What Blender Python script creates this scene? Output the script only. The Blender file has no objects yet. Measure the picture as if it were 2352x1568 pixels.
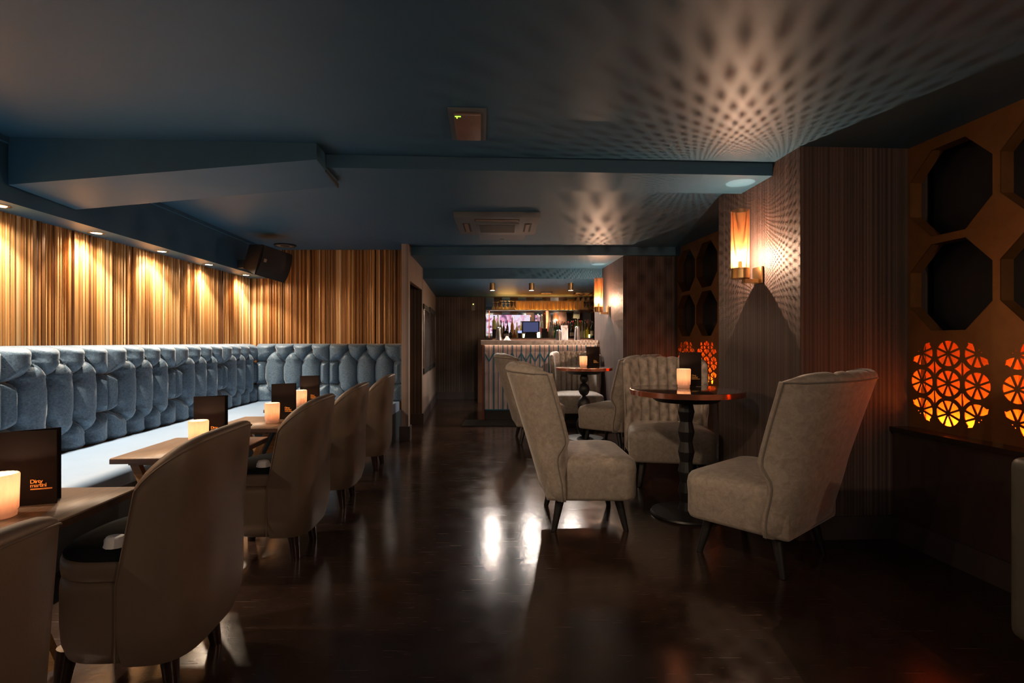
import bpy, math, random
from mathutils import Vector, Matrix
PI = math.pi
random.seed(7)
C = bpy.context.scene.collection
F = 1210.0; EYE = 1.08      # working units (eye height 1.08); everything is scaled to metres at the end
K = 1.2/1.08
CEIL = 2.143

# ------------------------------------------------------------------ materials
def nt(name):
    m = bpy.data.materials.new(name); m.use_nodes = True
    t = m.node_tree; b = t.nodes['Principled BSDF']
    return m, t, b
def mat(name, col, rough=.6, metal=0., noise=0., nscale=8., bump=0., bscale=40., sheen=0., coat=0., spec=.5, trans=0., emit=None, estr=0., coord='Object', stretch=None):
    m, t, b = nt(name)
    b.inputs['Base Color'].default_value = (*col, 1)
    b.inputs['Roughness'].default_value = rough
    b.inputs['Metallic'].default_value = metal
    b.inputs['Specular IOR Level'].default_value = spec
    b.inputs['Sheen Weight'].default_value = sheen
    b.inputs['Sheen Roughness'].default_value = .4
    b.inputs['Coat Weight'].default_value = coat
    b.inputs['Coat Roughness'].default_value = .12
    b.inputs['Transmission Weight'].default_value = trans
    if emit:
        b.inputs['Emission Color'].default_value = (*emit, 1); b.inputs['Emission Strength'].default_value = estr
    if noise or bump:
        tc = t.nodes.new('ShaderNodeTexCoord'); mp = t.nodes.new('ShaderNodeMapping')
        if stretch: mp.inputs['Scale'].default_value = stretch
        t.links.new(tc.outputs[coord], mp.inputs['Vector'])
    if noise:
        n = t.nodes.new('ShaderNodeTexNoise'); n.inputs['Scale'].default_value = nscale; n.inputs['Detail'].default_value = 6; n.inputs['Roughness'].default_value = .65
        t.links.new(mp.outputs[0], n.inputs['Vector'])
        r = t.nodes.new('ShaderNodeValToRGB')
        r.color_ramp.elements[0].position = .3; r.color_ramp.elements[1].position = .7
        r.color_ramp.elements[0].color = (*[c*(1-noise) for c in col], 1)
        r.color_ramp.elements[1].color = (*[min(1, c*(1+noise)) for c in col], 1)
        t.links.new(n.outputs['Fac'], r.inputs['Fac']); t.links.new(r.outputs['Color'], b.inputs['Base Color'])
    if bump:
        n2 = t.nodes.new('ShaderNodeTexNoise'); n2.inputs['Scale'].default_value = bscale; n2.inputs['Detail'].default_value = 4
        t.links.new(mp.outputs[0], n2.inputs['Vector'])
        bp = t.nodes.new('ShaderNodeBump'); bp.inputs['Strength'].default_value = bump; bp.inputs['Distance'].default_value = .01
        t.links.new(n2.outputs['Fac'], bp.inputs['Height']); t.links.new(bp.outputs['Normal'], b.inputs['Normal'])
    return m

def stripe_wall(name, c1, c2, c3, rough=.45, scale=60., metal=0.):
    """wallpaper with irregular vertical stripes, u runs along the wall in metres"""
    m, t, b = nt(name)
    tc = t.nodes.new('ShaderNodeTexCoord'); sp = t.nodes.new('ShaderNodeSeparateXYZ')
    t.links.new(tc.outputs['UV'], sp.inputs[0])
    def noise1(s, d):
        mu = t.nodes.new('ShaderNodeMath'); mu.operation = 'MULTIPLY'; mu.inputs[1].default_value = s
        t.links.new(sp.outputs['X'], mu.inputs[0])
        n = t.nodes.new('ShaderNodeTexNoise'); n.noise_dimensions = '1D'; n.inputs['Scale'].default_value = 1; n.inputs['Detail'].default_value = d
        t.links.new(mu.outputs[0], n.inputs['W']); return n.outputs['Fac']
    a = noise1(scale, 3); f = noise1(scale*.18, 2)
    r = t.nodes.new('ShaderNodeValToRGB'); cr = r.color_ramp
    cr.elements[0].position = .38; cr.elements[0].color = (*c1, 1)
    cr.elements[1].position = .64; cr.elements[1].color = (*c3, 1)
    e = cr.elements.new(.5); e.color = (*c2, 1)
    t.links.new(a, r.inputs['Fac'])
    mx = t.nodes.new('ShaderNodeMixRGB'); mx.blend_type = 'MULTIPLY'; mx.inputs[0].default_value = .6
    r2 = t.nodes.new('ShaderNodeValToRGB'); r2.color_ramp.elements[0].position = .35; r2.color_ramp.elements[0].color = (.45, .45, .45, 1); r2.color_ramp.elements[1].position = .65
    t.links.new(f, r2.inputs['Fac']); t.links.new(r.outputs[0], mx.inputs[1]); t.links.new(r2.outputs[0], mx.inputs[2])
    t.links.new(mx.outputs[0], b.inputs['Base Color'])
    # fine woven emboss
    br = t.nodes.new('ShaderNodeTexNoise'); br.inputs['Scale'].default_value = 260; br.inputs['Detail'].default_value = 2
    t.links.new(tc.outputs['UV'], br.inputs['Vector'])
    ad = t.nodes.new('ShaderNodeMath'); ad.operation = 'ADD'; t.links.new(a, ad.inputs[0]); t.links.new(br.outputs['Fac'], ad.inputs[1])
    bp = t.nodes.new('ShaderNodeBump'); bp.inputs['Strength'].default_value = .35; bp.inputs['Distance'].default_value = .004
    t.links.new(ad.outputs[0], bp.inputs['Height']); t.links.new(bp.outputs[0], b.inputs['Normal'])
    b.inputs['Roughness'].default_value = rough; b.inputs['Metallic'].default_value = metal
    return m

def velvet(name, lo, hi, scale=9., sheen=.6, rough=.6, bump=.25, ramp=(.36, .66)):
    m, t, b = nt(name)
    tc = t.nodes.new('ShaderNodeTexCoord')
    n = t.nodes.new('ShaderNodeTexNoise'); n.inputs['Scale'].default_value = scale; n.inputs['Detail'].default_value = 9; n.inputs['Roughness'].default_value = .7; n.inputs['Distortion'].default_value = .6
    t.links.new(tc.outputs['Object'], n.inputs['Vector'])
    r = t.nodes.new('ShaderNodeValToRGB'); r.color_ramp.elements[0].position = ramp[0]; r.color_ramp.elements[1].position = ramp[1]
    r.color_ramp.elements[0].color = (*lo, 1); r.color_ramp.elements[1].color = (*hi, 1)
    t.links.new(n.outputs['Fac'], r.inputs['Fac']); t.links.new(r.outputs[0], b.inputs['Base Color'])
    b.inputs['Roughness'].default_value = rough; b.inputs['Sheen Weight'].default_value = sheen; b.inputs['Sheen Roughness'].default_value = .35
    n2 = t.nodes.new('ShaderNodeTexNoise'); n2.inputs['Scale'].default_value = 120; n2.inputs['Detail'].default_value = 3
    t.links.new(tc.outputs['Object'], n2.inputs['Vector'])
    bp = t.nodes.new('ShaderNodeBump'); bp.inputs['Strength'].default_value = bump; bp.inputs['Distance'].default_value = .004
    t.links.new(n2.outputs['Fac'], bp.inputs['Height']); t.links.new(bp.outputs[0], b.inputs['Normal'])
    return m

def emis(name, col, s):
    m = bpy.data.materials.new(name); m.use_nodes = True; t = m.node_tree; t.nodes.clear()
    e = t.nodes.new('ShaderNodeEmission'); e.inputs[0].default_value = (*col, 1); e.inputs[1].default_value = s
    o = t.nodes.new('ShaderNodeOutputMaterial'); t.links.new(e.outputs[0], o.inputs[0]); return m

def dark_floor():
    m, t, b = nt('polished_floor')
    tc = t.nodes.new('ShaderNodeTexCoord')
    n = t.nodes.new('ShaderNodeTexNoise'); n.inputs['Scale'].default_value = 1.7; n.inputs['Detail'].default_value = 9; n.inputs['Roughness'].default_value = .7
    t.links.new(tc.outputs['Object'], n.inputs['Vector'])
    r = t.nodes.new('ShaderNodeValToRGB'); r.color_ramp.elements[0].position = .3; r.color_ramp.elements[1].position = .72
    r.color_ramp.elements[0].color = (.012, .007, .005, 1); r.color_ramp.elements[1].color = (.05, .027, .019, 1)
    t.links.new(n.outputs['Fac'], r.inputs['Fac'])
    b.inputs['Specular IOR Level'].default_value = .55
    n2 = t.nodes.new('ShaderNodeTexNoise'); n2.inputs['Scale'].default_value = 5; n2.inputs['Detail'].default_value = 8; n2.inputs['Roughness'].default_value = .75
    t.links.new(tc.outputs['Object'], n2.inputs['Vector'])
    # crossing scratches: two stretched noises
    sc = []
    for ang in (.5, -.9, 1.6):
        mp = t.nodes.new('ShaderNodeMapping'); mp.inputs['Rotation'].default_value = (0, 0, ang); mp.inputs['Scale'].default_value = (3, 90, 1)
        t.links.new(tc.outputs['Object'], mp.inputs['Vector'])
        s = t.nodes.new('ShaderNodeTexNoise'); s.inputs['Scale'].default_value = 1.6; s.inputs['Detail'].default_value = 3; s.inputs['Distortion'].default_value = .4
        t.links.new(mp.outputs[0], s.inputs['Vector'])
        g = t.nodes.new('ShaderNodeMath'); g.operation = 'GREATER_THAN'; g.inputs[1].default_value = .715
        t.links.new(s.outputs['Fac'], g.inputs[0]); sc.append(g.outputs[0])
    a = sc[0]
    for q in sc[1:]:
        mx = t.nodes.new('ShaderNodeMath'); mx.operation = 'MAXIMUM'; t.links.new(a, mx.inputs[0]); t.links.new(q, mx.inputs[1]); a = mx.outputs[0]
    mc = t.nodes.new('ShaderNodeMixRGB'); mc.inputs[2].default_value = (.13, .08, .06, 1)
    mf = t.nodes.new('ShaderNodeMath'); mf.operation = 'MULTIPLY'; mf.inputs[1].default_value = .45
    t.links.new(a, mf.inputs[0]); t.links.new(mf.outputs[0], mc.inputs[0]); t.links.new(r.outputs[0], mc.inputs[1]); t.links.new(mc.outputs[0], b.inputs['Base Color'])
    mr = t.nodes.new('ShaderNodeMapRange'); mr.inputs['From Min'].default_value = .3; mr.inputs['From Max'].default_value = .7
    mr.inputs['To Min'].default_value = .10; mr.inputs['To Max'].default_value = .22
    t.links.new(n2.outputs['Fac'], mr.inputs['Value'])
    ar = t.nodes.new('ShaderNodeMath'); ar.operation = 'ADD'; t.links.new(mr.outputs[0], ar.inputs[0])
    m3 = t.nodes.new('ShaderNodeMath'); m3.operation = 'MULTIPLY'; m3.inputs[1].default_value = .25; t.links.new(a, m3.inputs[0]); t.links.new(m3.outputs[0], ar.inputs[1])
    t.links.new(ar.outputs[0], b.inputs['Roughness'])
    bp = t.nodes.new('ShaderNodeBump'); bp.inputs['Strength'].default_value = .1; bp.inputs['Distance'].default_value = .01
    t.links.new(n2.outputs['Fac'], bp.inputs['Height']); t.links.new(bp.outputs[0], b.inputs['Normal'])
    return m

def slat_mat():
    m, t, b = nt('gold_slats')
    a = t.nodes.new('ShaderNodeAttribute'); a.attribute_name = 'tint'
    r = t.nodes.new('ShaderNodeValToRGB'); cr = r.color_ramp
    cr.elements[0].position = 0; cr.elements[0].color = (.10, .035, .012, 1)
    cr.elements[1].position = 1; cr.elements[1].color = (.76, .50, .25, 1)
    e = cr.elements.new(.35); e.color = (.36, .16, .045, 1)
    e = cr.elements.new(.65); e.color = (.56, .30, .11, 1)
    t.links.new(a.outputs['Fac'], r.inputs['Fac']); t.links.new(r.outputs[0], b.inputs['Base Color'])
    b.inputs['Roughness'].default_value = .38; b.inputs['Metallic'].default_value = .25
    return m

def wood(name, lo, hi, rough=.35, st=(2, 30, 30)):
    m, t, b = nt(name)
    tc = t.nodes.new('ShaderNodeTexCoord'); mp = t.nodes.new('ShaderNodeMapping'); mp.inputs['Scale'].default_value = st
    t.links.new(tc.outputs['Object'], mp.inputs['Vector'])
    n = t.nodes.new('ShaderNodeTexNoise'); n.inputs['Scale'].default_value = 3; n.inputs['Detail'].default_value = 7; n.inputs['Distortion'].default_value = .5
    t.links.new(mp.outputs[0], n.inputs['Vector'])
    r = t.nodes.new('ShaderNodeValToRGB'); r.color_ramp.elements[0].position = .3; r.color_ramp.elements[1].position = .7
    r.color_ramp.elements[0].color = (*lo, 1); r.color_ramp.elements[1].color = (*hi, 1)
    t.links.new(n.outputs['Fac'], r.inputs['Fac']); t.links.new(r.outputs[0], b.inputs['Base Color']); b.inputs['Roughness'].default_value = rough
    return m

def perforated():
    """brass tube with a fine hexagonal grid of round holes (u, v in metres)"""
    m, t, b = nt('perforated_brass')
    b.inputs['Base Color'].default_value = (.85, .42, .16, 1); b.inputs['Metallic'].default_value = .8; b.inputs['Roughness'].default_value = .35
    tc = t.nodes.new('ShaderNodeTexCoord'); sp = t.nodes.new('ShaderNodeSeparateXYZ'); t.links.new(tc.outputs['UV'], sp.inputs[0])
    def M(op, a, bb=None):
        n = t.nodes.new('ShaderNodeMath'); n.operation = op
        for i, q in enumerate((a, bb)):
            if q is None: continue
            if isinstance(q, (int, float)): n.inputs[i].default_value = q
            else: t.links.new(q, n.inputs[i])
        return n.outputs[0]
    p = .0041; ph = p*math.sqrt(3)
    def dots(ox, oy):
        u = M('SUBTRACT', M('FRACT', M('ADD', M('DIVIDE', sp.outputs['X'], p), ox)), .5)
        v = M('MULTIPLY', M('SUBTRACT', M('FRACT', M('ADD', M('DIVIDE', sp.outputs['Y'], ph), oy)), .5), math.sqrt(3))
        return M('LESS_THAN', M('SQRT', M('ADD', M('MULTIPLY', u, u), M('MULTIPLY', v, v))), .34)
    h = M('MAXIMUM', dots(0, 0), dots(.5, .5))
    tr = t.nodes.new('ShaderNodeBsdfTransparent'); mx = t.nodes.new('ShaderNodeMixShader')
    t.links.new(h, mx.inputs[0]); t.links.new(b.outputs[0], mx.inputs[1]); t.links.new(tr.outputs[0], mx.inputs[2])
    out = [n for n in t.nodes if n.type == 'OUTPUT_MATERIAL'][0]; t.links.new(mx.outputs[0], out.inputs[0])
    return m

def thin_glass(name, col, mixf=.55, rough=.05):
    m, t, b = nt(name)
    b.inputs['Base Color'].default_value = (*col, 1); b.inputs['Roughness'].default_value = rough
    tr = t.nodes.new('ShaderNodeBsdfTransparent'); tr.inputs[0].default_value = (*[min(1, .6+c*.4) for c in col], 1)
    mx = t.nodes.new('ShaderNodeMixShader'); mx.inputs[0].default_value = mixf
    t.links.new(b.outputs[0], mx.inputs[1]); t.links.new(tr.outputs[0], mx.inputs[2])
    out = [n for n in t.nodes if n.type == 'OUTPUT_MATERIAL'][0]; t.links.new(mx.outputs[0], out.inputs[0])
    return m

def frosted():
    m, t, b = nt('frosted_glass'); t.nodes.remove(b)
    d = t.nodes.new('ShaderNodeBsdfDiffuse'); d.inputs[0].default_value = (.85, .72, .66, 1)
    tl = t.nodes.new('ShaderNodeBsdfTranslucent'); tl.inputs[0].default_value = (1, .80, .68, 1)
    mx = t.nodes.new('ShaderNodeMixShader'); mx.inputs[0].default_value = .6
    g = t.nodes.new('ShaderNodeBsdfGlossy'); g.inputs['Roughness'].default_value = .3
    m2 = t.nodes.new('ShaderNodeMixShader'); m2.inputs[0].default_value = .06
    t.links.new(d.outputs[0], mx.inputs[1]); t.links.new(tl.outputs[0], mx.inputs[2])
    t.links.new(mx.outputs[0], m2.inputs[1]); t.links.new(g.outputs[0], m2.inputs[2])
    out = [n for n in t.nodes if n.type == 'OUTPUT_MATERIAL'][0]; t.links.new(m2.outputs[0], out.inputs[0])
    return m

def reflection_mat():
    """glowing stand-in for a mirror reflection: cloudy white and pink"""
    m = bpy.data.materials.new('reflection_glow'); m.use_nodes = True; t = m.node_tree; t.nodes.clear()
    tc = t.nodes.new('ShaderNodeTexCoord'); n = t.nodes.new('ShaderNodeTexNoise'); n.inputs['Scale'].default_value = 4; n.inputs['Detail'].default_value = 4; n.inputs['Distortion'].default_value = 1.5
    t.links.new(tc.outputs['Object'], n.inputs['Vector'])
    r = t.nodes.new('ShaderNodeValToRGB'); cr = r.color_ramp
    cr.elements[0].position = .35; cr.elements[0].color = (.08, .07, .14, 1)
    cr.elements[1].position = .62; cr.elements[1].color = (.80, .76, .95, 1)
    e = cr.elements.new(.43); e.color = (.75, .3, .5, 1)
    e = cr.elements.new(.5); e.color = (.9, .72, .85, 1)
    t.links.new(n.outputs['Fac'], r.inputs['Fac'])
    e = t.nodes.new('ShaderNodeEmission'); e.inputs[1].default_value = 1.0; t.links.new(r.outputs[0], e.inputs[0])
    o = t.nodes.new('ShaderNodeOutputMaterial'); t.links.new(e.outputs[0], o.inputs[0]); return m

M = dict(
 ceil=mat('blue_ceiling_paint', (.033, .108, .185), .5, bump=.04, bscale=14, noise=.06, nscale=3),
 floor=dark_floor(), slat=slat_mat(),
 brown=stripe_wall('brown_wallpaper', (.055, .037, .034), (.085, .058, .052), (.125, .088, .078), .58, 90),
 hall=stripe_wall('hall_wallpaper', (.24, .18, .155), (.34, .26, .22), (.42, .33, .28), .5, 120),
 far=stripe_wall('far_wallpaper', (.05, .035, .028), (.13, .092, .07), (.2, .145, .11), .5, 70),
 skirt=mat('skirting_paint', (.07, .055, .055), .4),
 dado=mat('dado_panel', (.055, .032, .026), .5, bump=.05),
 ledge=mat('ledge_wood', (.03, .02, .018), .2),
 bronze=mat('bronze_sheet', (.36, .165, .055), .36, .65, noise=.18, nscale=5),
 void=mat('dark_recess', (.02, .022, .028), .5),
 lightbox=mat('amber_acrylic', (.95, .50, .13), .9),
 copper=mat('polished_copper', (.86, .33, .2), .2, 1.),
 brass=mat('brushed_brass', (.62, .38, .17), .3, 1.),
 black=mat('black_lacquer', (.012, .011, .012), .42),
 blackmatte=mat('matte_black', (.014, .013, .014), .6),
 legwood=mat('dark_leg_wood', (.022, .011, .010), .25, coat=.4),
 velblue=velvet('crushed_blue_velvet', (.03, .062, .098), (.17, .26, .36), 75, .5, .5, .4, (.28,.74)),
 seatlth=mat('pale_blue_leather', (.23, .33, .47), .5, noise=.05, nscale=3),
 basepaint=mat('banquette_base', (.03, .05, .065), .5),
 leather=mat('bronze_leather', (.165, .118, .086), .47, .12, noise=.10, nscale=4, bump=.06, bscale=200),
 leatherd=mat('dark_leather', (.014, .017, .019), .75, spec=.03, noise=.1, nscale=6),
 piping=mat('piping_cord', (.30, .21, .13), .5),
 greyvel=velvet('grey_velvet', (.20, .168, .143), (.36, .31, .265), 30, .3, .62, .3, (.3, .72)),
 pipegrey=mat('grey_piping', (.16, .14, .125), .6),
 oliv=mat('olive_leather', (.075, .072, .055), .5, noise=.08),
 woodtop=wood('walnut_top', (.17, .105, .065), (.32, .205, .13), .33, (30, 2, 30)),
 woodedge=wood('walnut_edge', (.05, .025, .018), (.10, .05, .035), .4),
 woodleg=wood('oak_leg', (.22, .11, .04), (.40, .21, .08), .4),
 tabletop=mat('dark_mirror_top', (.055, .035, .030), .07, coat=.6),
 marble=mat('grey_marble', (.72, .64, .60), .25, noise=.16, nscale=14, bump=0),
 pinkpanel=stripe_wall('pink_reeded_panel', (.56, .47, .50), (.61, .52, .55), (.66, .56, .59), .45, 160),
 blueinlay=mat('blue_inlay', (.015, .14, .25), .4),
 redwood=mat('red_wood_post', (.16, .045, .02), .4),
 plinth=mat('dark_plinth', (.016, .016, .018), .45),
 mirror=mat('mirror_glass', (.45, .5, .55), .03, 1.),
 bmirror=mat('bronze_mirror', (.10, .065, .05), .12, .8),
 steel=mat('polished_steel', (.75, .70, .68), .18, 1.),
 white=mat('white_paper', (.85, .83, .84), .7),
 menu=mat('menu_card', (.016, .011, .010), .8, spec=.12),
 page=mat('menu_edge', (.42, .26, .18), .7),
 gold=mat('gold_foil', (.85, .48, .14), .35, .5),
 perf=perforated(), frost=frosted(),
 flame=emis('candle_flame', (1, .62, .3), 30), bulb=emis('lamp_filament', (1, .78, .5), 160),
 spotface=emis('spot_lens', (1, .86, .68), 30), downface=emis('downlight_lens', (1, .80, .55), 30),
 wax=mat('candle_wax', (.8, .65, .5), .6),
 speaker=mat('speaker_cloth', (.018, .014, .013), .55, bump=.2, bscale=300),
 logo=mat('badge_metal', (.35, .30, .24), .4, .5),
 acbody=mat('painted_plastic', (.105, .125, .145), .5), acdark=mat('vent_dark', (.02, .022, .024), .6), acvane=mat('vent_vane', (.22, .15, .11), .5),
 copperface=mat('pinkish_cover', (.22, .135, .11), .3, noise=.08, nscale=9),
 greendot=emis('green_lamp', (.35, 1, .05), 3), yellowdot=emis('yellow_lamp', (.9, 1, .2), 3),
 screen=emis('blue_screen', (.065, .075, .165), 1), cardscreen=emis('lilac_screen', (.35, .4, .95), 1.6), reflglow=reflection_mat(),
 strip=emis('orange_strip', (1, .24, .025), 50), ledstrip=emis('amber_led_strip', (1, .36, .04), 9), counterled=emis('counter_led', (1, .58, .34), 7),
 glow=emis('cream_tealight', (1, .85, .45), 3),
 poster=mat('dark_picture_glass', (.16, .14, .13), .12, .4, noise=.3, nscale=4),
 barglass=thin_glass('bar_glass', (1, .82, .5), .72), shelf=mat('shelf_wood', (.10, .04, .02), .3),
)

# ------------------------------------------------------------------ mesh building
class MB:
    def __init__(s): s.v = []; s.f = []; s.att = []
    def add(s, vs, fs):
        o = len(s.v); s.v += [tuple(v) for v in vs]; s.f += [tuple(i+o for i in f) for f in fs]; return s
    def box(s, x0, x1, y0, y1, z0, z1, bev=0):
        return s.hexa([(x0,y0,z0),(x1,y0,z0),(x1,y1,z0),(x0,y1,z0),(x0,y0,z1),(x1,y0,z1),(x1,y1,z1),(x0,y1,z1)])
    def hexa(s, p): return s.add(p, [(0,3,2,1),(4,5,6,7),(0,1,5,4),(1,2,6,5),(2,3,7,6),(3,0,4,7)])
    def prism(s, pts, z0, z1):
        n = len(pts); z1s = z1 if isinstance(z1, (list, tuple)) else [z1]*n; z0s = z0 if isinstance(z0, (list, tuple)) else [z0]*n
        vs = [(p[0], p[1], z0s[i]) for i, p in enumerate(pts)] + [(p[0], p[1], z1s[i]) for i, p in enumerate(pts)]
        fs = [tuple(range(n-1, -1, -1)), tuple(range(n, 2*n))] + [(i, (i+1) % n, n+(i+1) % n, n+i) for i in range(n)]
        return s.add(vs, fs)
    def rings(s, rs, closed=True, cap0=True, cap1=True):
        n = len(rs[0]); o = len(s.v)
        for r in rs: s.v += [tuple(p) for p in r]
        m = n if closed else n-1
        for j in range(len(rs)-1):
            for i in range(m):
                a = o+j*n+i; b = o+j*n+(i+1) % n
                s.f.append((a, b, b+n, a+n))
        if closed and cap0: s.f.append(tuple(o+i for i in range(n-1, -1, -1)))
        if closed and cap1: s.f.append(tuple(o+(len(rs)-1)*n+i for i in range(n)))
        return s
    def lathe(s, prof, cx=0, cy=0, n=32, cap=True):
        return s.rings([[(cx+r*math.cos(2*PI*i/n), cy+r*math.sin(2*PI*i/n), z) for i in range(n)] for r, z in prof], True, cap, cap)
    def tube(s, path, r, n=8, closed=False, r2=None):
        rs = []; path = [Vector(p) for p in path]; L = len(path)
        up = Vector((0, 0, 1)); prev = None
        for i, p in enumerate(path):
            a = path[(i-1) % L] if (closed or i > 0) else p; b = path[(i+1) % L] if (closed or i < L-1) else p
            t = (b-a).normalized()
            if prev is None:
                q = up if abs(t.z) < .9 else Vector((1, 0, 0)); x = t.cross(q).normalized()
            else:
                x = (prev - t*prev.dot(t)).normalized()
            prev = x; y = t.cross(x)
            rr = r if r2 is None else r+(r2-r)*i/(L-1)
            rs.append([p + x*rr*math.cos(2*PI*k/n) + y*rr*math.sin(2*PI*k/n) for k in range(n)])
        if closed: rs.append(rs[0])
        return s.rings(rs, True, not closed, not closed)
    def build(s, name, m, parent=None, smooth=None, loc=None, rotz=None, uv=None, ang=35):
        me = bpy.data.meshes.new(name); me.from_pydata(s.v, [], s.f); me.update()
        if uv:
            l = me.uv_layers.new(name='UVMap')
            for lp in me.loops:
                l.data[lp.index].uv = uv(me.vertices[lp.vertex_index].co)
        if s.att:
            a = me.attributes.new('tint', 'FLOAT', 'POINT'); a.data.foreach_set('value', s.att)
        me.materials.append(m if not isinstance(m, str) else M[m])
        if smooth:
            me.shade_smooth(); me.set_sharp_from_angle(angle=math.radians(ang))
        o = bpy.data.objects.new(name, me); C.objects.link(o)
        if parent: o.parent = parent
        if loc: o.location = loc
        if rotz is not None: o.rotation_euler.z = rotz
        return o

def recalc(o):
    import bmesh
    b = bmesh.new(); b.from_mesh(o.data); bmesh.ops.recalc_face_normals(b, faces=b.faces); b.to_mesh(o.data); b.free(); return o
def bevel(o, w, seg=3):
    import bmesh
    b = bmesh.new(); b.from_mesh(o.data)
    bmesh.ops.bevel(b, geom=[e for e in b.edges if len(e.link_faces) == 2 and e.calc_face_angle(0) > .6], offset=w, segments=seg, profile=.6, affect='EDGES')
    b.to_mesh(o.data); b.free(); o.data.shade_smooth(); o.data.set_sharp_from_angle(angle=math.radians(50)); return o

def thing(name, label, cat, loc=(0,0,0), rotz=0, group=None):
    o = bpy.data.objects.new(name, None); C.objects.link(o); o.empty_display_size = .1
    o.location = loc; o.rotation_euler.z = rotz; o['label'] = label; o['category'] = cat
    if group: o['group'] = group
    return o
def tag(o, label, cat, group=None):
    o['label'] = label; o['category'] = cat
    if group: o['group'] = group
    return o
def struct(o): o['kind'] = 'structure'; return o
def dup(root, loc, rotz=None, label=None, group=None):
    def cp(o, par):
        c = o.copy(); C.objects.link(c)
        if par: c.parent = par
        for ch in [q for q in bpy.data.objects if q.parent == o]: cp(ch, c)
        return c
    r = cp(root, None); r.location = loc
    if rotz is not None: r.rotation_euler.z = rotz
    if label: r['label'] = label
    if group: r['group'] = group
    return r
def spot(name, loc, target, power, ang, blend, col, r=.03):
    l = bpy.data.lights.new(name, 'SPOT'); l.energy = power; l.spot_size = math.radians(ang); l.spot_blend = blend; l.color = col; l.shadow_soft_size = r
    o = bpy.data.objects.new(name, l); C.objects.link(o); o.location = loc
    o.rotation_euler = (Vector(target)-Vector(loc)).to_track_quat('-Z', 'Y').to_euler(); return o
def point(name, loc, power, col, r=.01):
    l = bpy.data.lights.new(name, 'POINT'); l.energy = power; l.color = col; l.shadow_soft_size = r
    o = bpy.data.objects.new(name, l); C.objects.link(o); o.location = loc; return o
def area(name, loc, target, power, sx, sy, col):
    l = bpy.data.lights.new(name, 'AREA'); l.shape = 'RECTANGLE'; l.size = sx; l.size_y = sy; l.energy = power; l.color = col
    o = bpy.data.objects.new(name, l); C.objects.link(o); o.location = loc
    o.rotation_euler = (Vector(target)-Vector(loc)).to_track_quat('-Z', 'Y').to_euler(); return o

def PX(u, d): return (u-1176)*d/F
def PZ(v, d): return EYE-(v-784)*d/F

# ------------------------------------------------------------------ room shell
def seg_wall(name, p, q, z0, z1, m, n_out, th=.08, holes=None):
    """vertical slab from p to q; the thickness goes away from the room (n_out)"""
    a = Vector(p); b = Vector(q); n = Vector(n_out).normalized()*th
    mb = MB().prism([a, b, b+n, a+n], z0, z1)
    d = (b-a).normalized()
    return struct(recalc(mb.build(name, m, uv=lambda c: ((c.x*d.x+c.y*d.y), c.z))))

struct(MB().prism([(-3.6,-2.6),(3.4,-2.6),(3.4,10.2),(-3.6,10.2)], -.06, 0).build('floor', 'floor'))
# main ceiling runs to the second beam
struct(MB().prism([(-3.6,-2.6),(3.4,-2.6),(3.4,6.3),(-3.6,6.3)], CEIL, CEIL+.1).build('ceiling', 'ceil'))
# cross beam nearest the camera
struct(recalc(MB().prism([(-1.09,2.995),(1.56,3.145),(1.54,3.53),(-1.10,3.385)], EYE+.989, CEIL+.02).build('trim_1', 'ceil')))
# sloping bulkhead
b = MB().hexa([(-2.62,2.74,EYE+.815),(-1.0486,2.826,EYE+.976),(-1.072,3.24,EYE+.953),(-2.65,3.20,EYE+.80),
               (-2.62,2.74,CEIL+.02),(-1.0486,2.826,CEIL+.02),(-1.072,3.24,CEIL+.02),(-2.65,3.20,CEIL+.02)])
struct(recalc(b.build('trim_2', 'ceil')))
# lower ceilings beyond
struct(MB().box(-1.24, 2.3, 5.93, 7.2, EYE+.970, CEIL+.12).build('trim_3', 'ceil'))
struct(MB().box(-3.2, 2.3, 7.03, 10.1, EYE+.837, CEIL+.12).build('trim_4', 'ceil'))
# left soffit with the downlights
def wl(d, off=0): return -3.045+.0562*(6.12-d)+off      # X of the left wall at depth d
sf = MB().prism([(wl(-2.4, .215),-2.4),(wl(6.1, .22),6.1),(wl(6.1,-.1),6.1),(wl(-2.4,-.1),-2.4)], 1.809, CEIL+.02)
struct(recalc(sf.build('trim_5', 'ceil')))
# little cornice line where the soffit meets the ceiling
struct(recalc(MB().prism([(wl(-2.4,.235),-2.4),(wl(6.1,.24),6.1),(wl(6.1,.2),6.1),(wl(-2.4,.2),-2.4)], CEIL-.03, CEIL+.01).build('trim_6', 'ceil')))

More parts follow.
